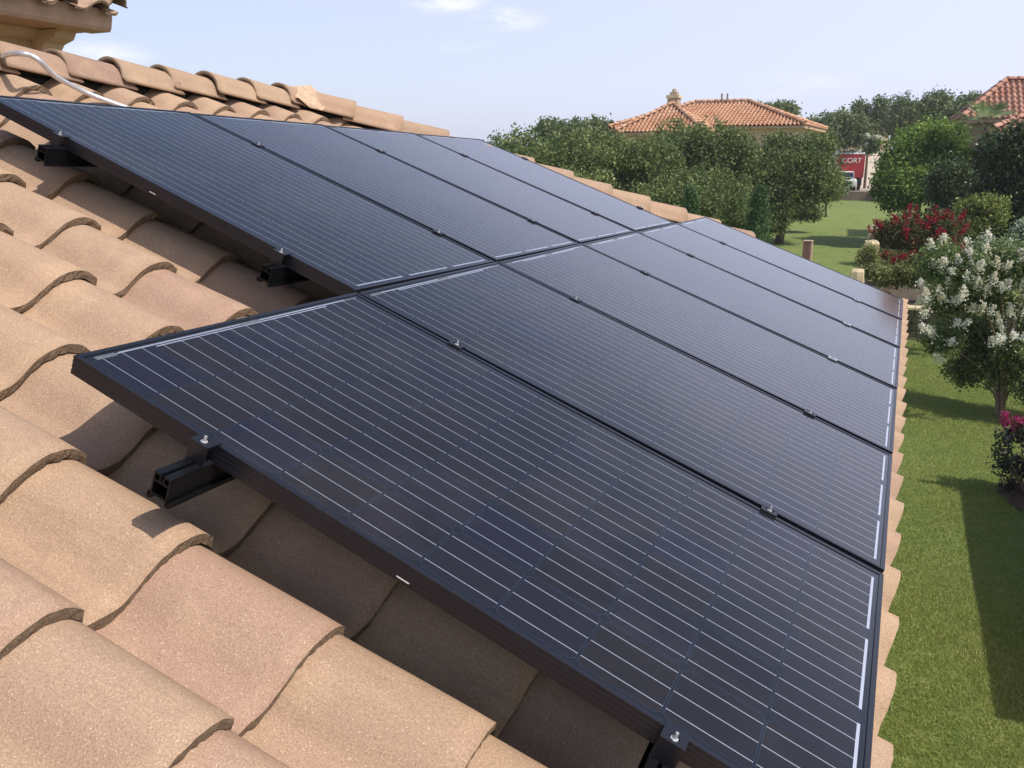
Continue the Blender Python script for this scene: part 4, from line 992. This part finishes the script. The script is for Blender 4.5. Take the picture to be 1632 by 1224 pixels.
tree('ash_tree', 'shaded low green tree at the right edge of the far lawn, beside the driveway', 'tree', 1388, 240, 1500, 352, 46, M['bright'], n=1700, per=10, leaf=.15, nl=10, seed=52, tmu=.3)
tree('magnolia', 'tall dark glossy tree filling the right border behind the white-flowered tree', 'tree', 1535, 188, 1720, 400, 33, M['dark'], n=3200, per=10, leaf=.13, nl=14, seed=53)
tree('magnolia', 'dark glossy tree between the bright green tree and the right-hand one', 'tree', 1470, 235, 1610, 400, 38, M['dark'], n=2400, per=10, leaf=.13, nl=12, seed=54)
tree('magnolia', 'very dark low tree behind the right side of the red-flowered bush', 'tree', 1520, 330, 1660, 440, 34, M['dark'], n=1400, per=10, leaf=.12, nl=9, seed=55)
# background trees
bgts = [(1205, 163, 1272, 200, 84, 'small distant tree showing just above the right slope of the orange roof'), (1272, 176, 1335, 262, 88, 'grey-green distant tree right of the orange-roofed house'), (1318, 168, 1385, 250, 92, 'distant tree behind the red truck, left of its box'),
        (1352, 150, 1425, 236, 100, 'tall distant tree above the red truck'), (1410, 146, 1480, 240, 96, 'tall distant tree behind the left side of the bright green tree'), (1462, 140, 1528, 225, 90, 'distant tree behind the top of the bright green tree'),
        (1505, 150, 1575, 222, 86, 'distant tree left of the red-roofed house'), (1555, 165, 1640, 232, 88, 'distant tree hidden behind the red-roofed house'), (850, 192, 945, 240, 62, 'distant tree top over the left oaks'), (925, 190, 1010, 240, 66, 'distant tree top touching the left tip of the orange roof'),
        (1245, 200, 1330, 280, 78, 'dull green tree against the right wall of the orange-roofed house')]
for i, (x0, y0, x1, y1, Y_, lb) in enumerate(bgts):
    tree('background_tree', lb, 'tree', x0, y0, x1, y1, Y_, M['oak_far'], n=1000, per=9, leaf=.26, nl=10, seed=70 + i, group='distant trees along the skyline')
tree('background_tree', 'pale-flowered tree beside the far beige wall behind the truck', 'tree', 1378, 215, 1402, 250, 82, M['oak_far'], n=260, per=8, leaf=.2, nl=5, seed=90, trunk=False, flowers=(M['petal_white'], 14, .14, .3), group='distant trees along the skyline')
# a far tree belt closes the horizon
rg = np.random.default_rng(77); VV = []; FF = []; TT = []; k0 = 0
cc = []
for i in range(90):
    X_ = -190 + i * 4.2 + rg.normal(0, 1.2); Y_ = 150 + rg.uniform(-8, 14); g0 = float(gz(X_, Y_)); h = rg.uniform(3.4, 5.0)
    cc.append(crown_centers([(X_, Y_, g0 + h * .5, 3.4, 3, h * .55)], 90, rg, .3, .2))
V, F, T = leafcloud(np.concatenate(cc), .55, 7, .75, rg, tone_mu=.45)
fb = mesh('tree_belt', V, F, M['oak_far'], tone=T); fb['kind'] = 'stuff'; fb['label'] = 'far belt of trees along the horizon'

# ------------------------------------------------------------------ palm
def palm():
    rg = np.random.default_rng(4); Y0 = 46; top = P(1572, 203, Y0); base = np.array([top[0], Y0, float(gz(top[0], Y0))])
    r = thing('fan_palm', 'fan palm with spiky fronds in front of the red-roofed house', 'palm', tuple(base))
    mb = MB(base); mb.tube([base - [0, 0, .1], top], [.17, .13], 9); mb.build('trunk', M['bark'], r)
    VV = []; FF = []; TT = []; k0 = 0
    for i in range(34):
        th = rg.random() * 6.283; el = rg.uniform(-.5, 1.1); d = np.array([math.cos(th) * math.cos(el), math.sin(th) * math.cos(el), math.sin(el)]); pl = rg.uniform(.55, .95)
        c = top + d * pl; side = np.cross(d, [0, 0, 1.0]); side /= np.linalg.norm(side); tn = rg.uniform(.2, .95)
        for k in range(13):
            a = (k - 6) / 6 * 1.25; dd = d * math.cos(a) + side * math.sin(a); L = rg.uniform(.55, .8); e = c + dd * L + np.array([0, 0, -.16 * rg.random()]); w = np.cross(dd, np.cross(d, side)) * .028
            VV += [c - w * .5, c + dd * L * .45 + w, e, c + dd * L * .45 - w]; FF.append((k0, k0 + 1, k0 + 2, k0 + 3)); TT.append(tn); k0 += 4
    mesh('fronds', np.array(VV) - base, np.array(FF), M['palm'], r, tone=TT)
    mb = MB(base)
    for i in range(20):
        th = rg.random() * 6.283; el = rg.uniform(-.3, 1.0); d = np.array([math.cos(th) * math.cos(el), math.sin(th) * math.cos(el), math.sin(el)]); mb.tube([top, top + d * .6], .012, 4)
    mb.build('stalks', M['palm'], r)
palm()

# ------------------------------------------------------------------ far houses
def hip_house(label, x0, x1, y0, y1, zg, ze_, slope, rot, org, wall_m, tile_m, name='distant_house', sa=.27, sb=.38, seed=1, extra=None, over=.5, winz=None):
    """rectangular hip-roofed house; local frame at org rotated by rot about Z"""
    rg = np.random.default_rng(seed)
    M4 = Matrix.Translation(org) @ Matrix.Rotation(rot, 4, 'Z')
    r = thing(name, label, 'house', matrix=M4)
    w, l = x1 - x0, y1 - y0; short = min(w, l) / 2; t = math.tan(slope); c_, s_ = math.cos(slope), math.sin(slope); zr_ = ze_ + short * t
    mb = MB(); mb.box(x0 + over, x1 - over, y0 + over, y1 - over, zg - .5, ze_ - .02); wl = mb.build('wall', wall_m, r)
    if w >= l: ra, rb = (x0 + short, (y0 + y1) / 2), (x1 - short, (y0 + y1) / 2)
    else: ra, rb = ((x0 + x1) / 2, y0 + short), ((x0 + x1) / 2, y1 - short)
    V = [(x0, y0, ze_), (x1, y0, ze_), (x1, y1, ze_), (x0, y1, ze_), (ra[0], ra[1], zr_), (rb[0], rb[1], zr_)]
    if w >= l: F = [(0, 1, 5, 4), (1, 2, 5), (2, 3, 4, 5), (3, 0, 4)]
    else: F = [(0, 1, 4), (1, 2, 5, 4), (2, 3, 5), (3, 0, 4, 5)]
    b0 = len(V); V += [(x, y, ze_ - .16) for (x, y, z) in V[:4]]
    F += [(0, b0, b0 + 1, 1), (1, b0 + 1, b0 + 2, 2), (2, b0 + 2, b0 + 3, 3), (3, b0 + 3, b0, 0), (b0 + 3, b0 + 2, b0 + 1, b0)]
    rf = mesh('roof', V, F, M['fascia'], r)
    slopes = [((x0, y0), (1, 0), (0, 1), w), ((x1, y0), (0, 1), (-1, 0), l), ((x1, y1), (-1, 0), (0, -1), w), ((x0, y1), (0, -1), (1, 0), l)]
    fields = []
    for (o_, ad, bd, ln) in slopes:
        def mp_(a, b, c, o_=o_, ad=ad, bd=bd):
            c = np.asarray(c) + .255; X_ = o_[0] + a * ad[0] + (b * c_ - c * s_) * bd[0]; Y_ = o_[1] + a * ad[1] + (b * c_ - c * s_) * bd[1]; return np.stack([X_ + 0 * c, Y_ + 0 * c, ze_ + b * s_ + c * c_], -1)
        nbr = int(short / c_ / sb) + 1
        f = tile_field(0.0, int(ln / sa) + 1, -.05, nbr, 8, 2, mp_, sa=sa, sb=sb, hs=1.25, th=.03, rng=rg, keep=lambda a, b, ln=ln: a > b * c_ - .15 and a < ln - b * c_ + .15)
        # clip the tiles to the hips
        me = mesh('roof_tiles', f[0], f[1], [tile_m, M['edge']], rf, f[2], f[4], f[3])
        p0 = Vector((o_[0], o_[1], 0)); e1 = Vector((ad[0], ad[1], 0)); e2 = Vector((bd[0], bd[1], 0)); p1 = p0 + e1 * ln
        cut(me, [(p0, (e2 - e1).normalized()), (p1, (e2 + e1).normalized())])
    zz = .16
    R_ = lambda p, z: np.array([p[0], p[1], z])
    cap_run(R_(ra, zr_ + zz), R_(rb, zr_ + zz), .45, (0, 0, 1), 'ridge_caps', [tile_m, M['edge']], rf, rad=.115, seg=6) if np.hypot(ra[0] - rb[0], ra[1] - rb[1]) > .6 else None
    for cn, rp in (((x0, y0), ra), ((x1, y1), rb), ((x1, y0), rb if w >= l else ra), ((x0, y1), ra if w >= l else rb)):
        cap_run(R_(cn, ze_ + zz), R_(rp, zr_ + zz), .45, (0, 0, 1), 'hip_caps', [tile_m, M['edge']], rf, rad=.115, seg=6)
    if winz:
        for (wx, wz) in winz:
            window(r, wx - .55, wx + .55, y0 + over - .04, y0 + over + .02, wz - .6, wz + .6, 1, np.zeros(3))
    return r, rf, zr_
YA = 60.0
pr = P(1284, 200, YA); pl = P(1090, 200, YA)
zE = float(P(1230, 197, YA)[2]) - .15
apx = P(1165, 158, YA + 4.6)
# main body of the orange-roofed house
wA = float(pr[0] - pl[0]) + 3.2
def houseA():
    org = (float(pr[0]) - wA / 2, YA, 0.0); zg = float(gz(0, YA)) - .3
    r, rf, zr_ = hip_house('large house with an orange tiled hip roof and a square chimney, rising behind the oaks', -wA / 2 - 2.3, wA / 2, 0, 9.6, zg, zE, R(20.5), R(-3), org, M['wall_far'], M['clay'], seed=5, winz=[(wA / 2 - 1.6, zE - 1.5), (0, zE - 1.5)])
    # front wing with its own lower hip roof, at the left
    c = P(1078, 165, YA - 1.0); lx = float(P(988, 205, YA - 4)[0]); wing_half = float(c[0]) - lx
    ox, oy = float(c[0]) - org[0], -4.6
    zw = float(P(990, 212, YA - 4)[2]); zt = float(c[2]) - .15; sl = math.atan((zt - zw) / wing_half)
    t0 = wing_half
    V = [(ox - t0, oy, zw), (ox + t0, oy, zw), (ox + t0, oy + 2 * t0, zw), (ox - t0, oy + 2 * t0, zw), (ox, oy + t0, zt)]
    V += [(x, y, zw - .16) for x, y, z in V[:4]]
    wing = mesh('wing_roof', V, [(0, 1, 4), (1, 2, 4), (2, 3, 4), (3, 0, 4), (0, 5, 6, 1), (1, 6, 7, 2), (2, 7, 8, 3), (3, 8, 5, 0), (8, 7, 6, 5)], M['fascia'], r)
    mb = MB(); mb.box(ox - t0 + .5, ox + t0 - .5, oy + .5, oy + 2 * t0 - .5, zg, zw - .02); mb.build('wing_wall', M['wall_far'], r)
    c_, s_ = math.cos(sl), math.sin(sl)
    for (o_, ad, bd) in (((ox - t0, oy), (1, 0), (0, 1)), ((ox + t0, oy), (0, 1), (-1, 0)), ((ox - t0, oy + 2 * t0), (0, -1), (1, 0))):
        def mp_(a, b, cc_, o_=o_, ad=ad, bd=bd):
            cc_ = np.asarray(cc_) + .255; k = b * c_ - cc_ * s_; return np.stack([o_[0] + a * ad[0] + k * bd[0] + 0 * cc_, o_[1] + a * ad[1] + k * bd[1] + 0 * cc_, zw + b * s_ + cc_ * c_], -1)
        ln = 2 * t0; f = tile_field(0, int(ln / .27) + 1, -.05, int(t0 / c_ / .38) + 1, 8, 2, mp_, sa=.27, sb=.38, hs=1.25, th=.03, keep=lambda a, b: a > b * c_ - .15 and a < ln - b * c_ + .15)
        me = mesh('roof_tiles', f[0], f[1], [M['clay'], M['edge']], wing, f[2], f[4], f[3])
        p0 = Vector((o_[0], o_[1], 0)); e1 = Vector((ad[0], ad[1], 0)); e2 = Vector((bd[0], bd[1], 0)); cut(me, [(p0, (e2 - e1).normalized()), (p0 + e1 * ln, (e2 + e1).normalized())])
    for cn in ((ox - t0, oy), (ox + t0, oy), (ox - t0, oy + 2 * t0)):
        cap_run(np.array([cn[0], cn[1], zw + .16]), np.array([ox, oy + t0, zt + .16]), .45, (0, 0, 1), 'hip_caps', [M['clay'], M['edge']], wing, rad=.115, seg=6)
    # chimney and vent pipes
    ch = P(1071, 155, YA + 1.5); cxx, cyy = float(ch[0]) - org[0], 1.6; zt2 = float(P(1071, 154, YA + 1.5)[2]); s2 = .42
    mb = MB(); mb.box(cxx - s2 * .85, cxx + s2 * .85, cyy - s2, cyy + s2, zt - 1.2, zt2 - .1); chm = mb.build('chimney', M['wall_tan'], r)
    mb = MB(); mb.box(cxx - s2 * 1.05, cxx + s2 * 1.05, cyy - s2 * 1.15, cyy + s2 * 1.15, zt2 - .097, zt2 + .10); mb.build('chimney_cap', M['wall_far'], chm)
    mb = MB(); mb.prism([(cxx - .26, cyy - .26), (cxx + .26, cyy - .26), (cxx + .26, cyy + .26), (cxx - .26, cyy + .26)], 2, zt2 + .103, zt2 + .30); mb.tube([(cxx, cyy, zt2 + .303), (cxx, cyy, zt2 + .52)], [.2, .13], 8); mb.build('chimney_pot', M['wall_tan'], chm)
    for xx in (1145, 1154):
        q_ = P(xx, 150, YA + 4.6); mb = MB(); mb.tube([(float(q_[0]) - org[0], 4.6, zr_ - .2), (float(q_[0]) - org[0], 4.6, float(P(xx, 149, YA + 4.6)[2]))], .06, 8); mb.build('vent_pipe', M['kerb'], r)
houseA()
def houseB():
    YB = 50.0; l = P(1533, 187, YB); ap = P(1604, 131, YB + 4.5)
    hw = float(ap[0] - l[0]); zE_ = float(l[2]); zg = float(gz(0, YB)) - .3
    sl = math.atan((float(ap[2]) - zE_ - .1) / hw)
    org = (float(ap[0]), YB, 0.0)
    r, rf, zr_ = hip_house('house with a salmon-red tiled hip roof and dark vent pipe at the right border', -hw, hw + 1.5, 0, 2 * hw, zg, zE_ - .1, sl, R(5), org, M['wall_tan'], M['redclay'], seed=8, winz=[(-hw + 2.0, zE_ - 1.3)])
    q_ = P(1606, 128, YB + 3.8); mb = MB(); mb.tube([(float(q_[0]) - org[0], 3.8, zr_ - 1.0), (float(q_[0]) - org[0], 3.8, float(q_[2]))], .075, 8); mb.build('vent_pipe', M['kerb'], r)
houseB()
def houseC():
    a = P(1590, 210, 42); zE_ = float(P(1600, 206, 42)[2])
    hip_house('low red-tiled roof wing in front of the salmon-red house, at the right border', 0, 7, 0, 5.5, float(gz(0, 42)) - .3, zE_ - .1, R(24), R(0), (float(a[0]) - .2, 42.0, 0), M['wall_tan'], M['redclay'], seed=9)
houseC()
def houseD():
    Yd = 118; a = P(1378, 190, Yd)
    hip_house('faraway house of which only an orange roof patch shows between the distant trees', -3.2, 3.6, 0, 7, float(gz(0, Yd)) - .3, float(P(1378, 203, Yd)[2]), R(24), R(15), (float(a[0]), Yd, 0), M['wall_far'], M['clay'], seed=10)
houseD()

# ------------------------------------------------------------------ driveway, far wall, truck and pickup
Yd0 = 88.0; zd = float(gz(0, 88)) + .80
dl = float(P(1318, 306, Yd0)[0]); dr = float(P(1420, 306, Yd0)[0])
mb = MB(); mb.box(dl - 3, dr + 6, Yd0, Yd0 + 15, zd - 1.0, zd); structure(mb.build('driveway', M['concrete']))
kw = MB(); kw.box(dl - 3, dr + 6, Yd0 - .25, Yd0 - .003, zd - 1.6, zd + .02); structure(kw.build('driveway_kerb', M['kerb']))
fw_p = P(1365, 232, 116); fy = 116.0
fwx0 = float(P(1318, 232, fy)[0]); fwx1 = float(P(1420, 232, fy)[0])
fw = thing('boundary_wall', 'beige masonry wall with raised piers on the slope behind the truck', 'wall', (float(fw_p[0]), fy, float(gz(0, fy))))
fo = (float(fw_p[0]), fy, float(gz(0, fy))); mb = MB(fo); zt = float(P(1365, 228, fy)[2]); mb.box(fwx0, fwx1, fy, fy + .3, fo[2] - .5, zt); mb.build('panel', M['wall_far'], fw)
for k in range(6):
    x = fwx0 + (fwx1 - fwx0) * (k + .3) / 6; mb = MB(fo); mb.box(x - .28, x + .28, fy - .12, fy - .002, fo[2] - .5, zt + .32); mb.build('pier', M['wall_far'], fw)
# rising bank behind the drive
mb = MB(); z1 = float(P(1365, 243, 116)[2])
mb.add([(fwx0 - 20, 103.1, zd - .2), (fwx1 + 25, 103.1, zd - .2), (fwx1 + 25, 115.9, z1), (fwx0 - 20, 115.9, z1), (fwx1 + 25, 150, z1), (fwx0 - 20, 150, z1)], [(0, 1, 2, 3), (3, 2, 4, 5)])
structure(mb.build('bank', M['concrete']))

def wheel(parent, x, y, z, rad, w, side):
    mb = MB(); pts = [(x, y - w / 2, z), (x, y + w / 2, z)]
    mb.tube([(x, y - w / 2, z), (x, y - w / 2 + .03, z), (x, y + w / 2 - .03, z), (x, y + w / 2, z)], [rad * .93, rad, rad, rad * .93], 18)
    t = mb.build('wheel', M['rubber'], parent); mb = MB(); yy = y + side * (w / 2 + .004); mb.tube([(x, yy - side * .02, z), (x, yy, z)], rad * .55, 12); mb.build('rim', M['alu'], t)
def text_mesh(s, size, mat, parent, mm, name='lettering'):
    cu = bpy.data.curves.new(name, 'FONT'); cu.body = s; cu.size = size; cu.align_x = 'CENTER'; cu.align_y = 'CENTER'; cu.extrude = .006; cu.space_character = 1.0
    o = bpy.data.objects.new(name, cu); C.objects.link(o); dg = bpy.context.evaluated_depsgraph_get(); me = bpy.data.meshes.new_from_object(o.evaluated_get(dg)); bpy.data.objects.remove(o)
    me.materials.clear(); me.materials.append(mat); t = bpy.data.objects.new(name, me); C.objects.link(t); t.parent = parent; t.matrix_local = mm; return t
def truck():
    Yt = 92.0; c = P(1358, 290, Yt); s = 1 / FPX * 90.0 * 1.04
    loc = (float(P(1355, 290, Yt)[0]), Yt, zd)
    # local: -y faces the viewer (side of the cargo box), x to the right
    r = thing('box_truck', 'red box truck with white lettering parked on the driveway', 'truck', matrix=Matrix.Translation(loc) @ Matrix.Rotation(R(10), 4, 'Z'))
    x0 = -1.28; x1 = 1.16; z0 = float(P(1350, 283, Yt)[2]) - zd; z1 = float(P(1350, 245.5, Yt)[2]) - zd
    mb = MB(); mb.box(x0, x1, 0, 5.6, z0, z1); b = mb.build('cargo_box', M['truckred'], r, bevel=.04)
    mb = MB(); mb.prism([(.0, z1 + .002), (5.62, z1 + .002), (5.62, z1 + .32), (.9, z1 + .34), (.05, z1 + .12)], 0, x0 - .02, x1 + .02); mb.build('box_roof', M['truckroof'], b)
    mb = MB(); mb.box(x0 + .06, x1 - .06, -.02, -.002, z0 + .02, z0 + .06); mb.box(-.03, .0, -.018, -.002, z0 + .1, z1 - .9); mb.build('box_trim', M['truckred'], b)
    text_mesh('CORT', .66, M['white'], b, Matrix.Translation((-.03, -.012, z1 - .62)) @ Matrix.Rotation(R(90), 4, 'X') @ Matrix.Diagonal((1.0, 1.0, 1.0, 1)))
    mb = MB(); mb.box(x0 + .1, x1 - .1, .25, 7.2, .55, z0 - .003); mb.build('chassis', M['chassis'], r)
    cabz = z0 + 1.35
    mb = MB(); mb.prism([(5.75, .6), (7.5, .6), (7.5, 1.5), (7.1, cabz), (5.75, cabz)], 0, x0 + .12, x1 - .12); cb = mb.build('cab', M['truckred'], r, bevel=.05)
    mb = MB(); mb.box(x0 + .115, x0 + .119, 6.0, 6.9, cabz - .75, cabz - .15); mb.box(x1 - .119, x1 - .115, 6.0, 6.9, cabz - .75, cabz - .15); mb.build('window', M['pane'], cb)
    for sx in (x0 + .2, x1 - .2):
        for yy in (1.4, 6.5):
            t = MB(); t.tube([(sx - .14, yy, .48), (sx - .11, yy, .48), (sx + .11, yy, .48), (sx + .14, yy, .48)], [.44, .48, .48, .44], 18); tt = t.build('wheel', M['rubber'], r)
            t = MB(); t.tube([(sx - .150, yy, .48), (sx + .150, yy, .48)], .26, 12); t.build('rim', M['alu'], tt)
    for sx in (x0 + .2, x1 - .2):
        t = MB(); t.box(sx - .08, sx + .08, -.03, -.002, z0 - .18, z0 - .06); t.build('tail_light', M['redlamp'], r)
    t = MB(); t.box(x0 + .1, x1 - .1, .02, .22, .5, .62); t.build('bumper', M['chassis'], r)
truck()
def pickup():
    Yp = 88.9; loc = (float(P(1348, 300, Yp)[0]), Yp, zd)
    r = thing('pickup_truck', 'white pickup parked in front of the red truck, half hidden by the oak', 'pickup', matrix=Matrix.Translation(loc) @ Matrix.Rotation(R(8), 4, 'Z'))
    mb = MB(); mb.prism([(0, .45), (0, .98), (.25, 1.08), (1.35, 1.15), (1.55, 1.20), (3.0, 1.20), (5.2, 1.16), (5.25, .45)], 0, -.92, .92); b = mb.build('body', M['white'], r, bevel=.06)
    mb = MB(); mb.prism([(1.45, 1.201), (1.95, 1.74), (2.15, 1.80), (3.2, 1.80), (3.35, 1.201)], 0, -.78, .78); cb = mb.build('cab', M['white'], r, bevel=.05)
    mb = MB(); mb.add([(-.70, 1.505, 1.27), (.70, 1.505, 1.27), (.66, 1.90, 1.70), (-.66, 1.90, 1.70), (-.70, 1.495, 1.28), (.70, 1.495, 1.28), (.66, 1.89, 1.71), (-.66, 1.89, 1.71)], [(4, 5, 6, 7), (0, 3, 2, 1), (0, 1, 5, 4), (1, 2, 6, 5), (2, 3, 7, 6), (3, 0, 4, 7)]); mb.build('windscreen', M['pane'], cb)
    mb = MB(); mb.box(-.786, -.781, 2.1, 3.1, 1.30, 1.66); mb.box(.781, .786, 2.1, 3.1, 1.30, 1.66); mb.build('side_window', M['pane'], cb)
    mb = MB(); mb.box(-.5, .5, -.03, -.003, .60, .92); mb.build('grille', M['chassis'], b)
    mb = MB(); mb.box(-.95, .95, -.10, -.035, .42, .58); mb.build('bumper', M['alu'], r)
    for sx in (-.72, .72):
        t = MB(); t.box(sx - .16, sx + .16, -.035, -.003, .72, .93); t.build('headlight', M['lamp'], r)
    for sx in (-.80, .80):
        for yy in (.95, 4.2):
            t = MB(); t.tube([(sx - .13, yy, .38), (sx - .10, yy, .38), (sx + .10, yy, .38), (sx + .13, yy, .38)], [.34, .38, .38, .34], 16); tt = t.build('wheel', M['rubber'], r)
            t = MB(); t.tube([(sx - .14, yy, .38), (sx + .14, yy, .38)], .22, 12); t.build('rim', M['alu'], tt)
pickup()

# ------------------------------------------------------------------ summer haze
hz = bpy.data.materials.new('haze_air'); hz.use_nodes = True; ht = hz.node_tree; ht.nodes.clear()
pv = ht.nodes.new('ShaderNodeVolumePrincipled'); pv.inputs['Density'].default_value = 0.0005; pv.inputs['Color'].default_value = (0.93, 0.96, 1.0, 1); pv.inputs['Anisotropy'].default_value = 0.2
mo = ht.nodes.new('ShaderNodeOutputMaterial'); ht.links.new(pv.outputs[0], mo.inputs['Volume'])
mb = MB(); mb.box(-334, 334, -124, 424, -5.5, 20); hb = mb.build('haze', hz); hb['kind'] = 'stuff'; hb['label'] = 'thin summer haze in the air'
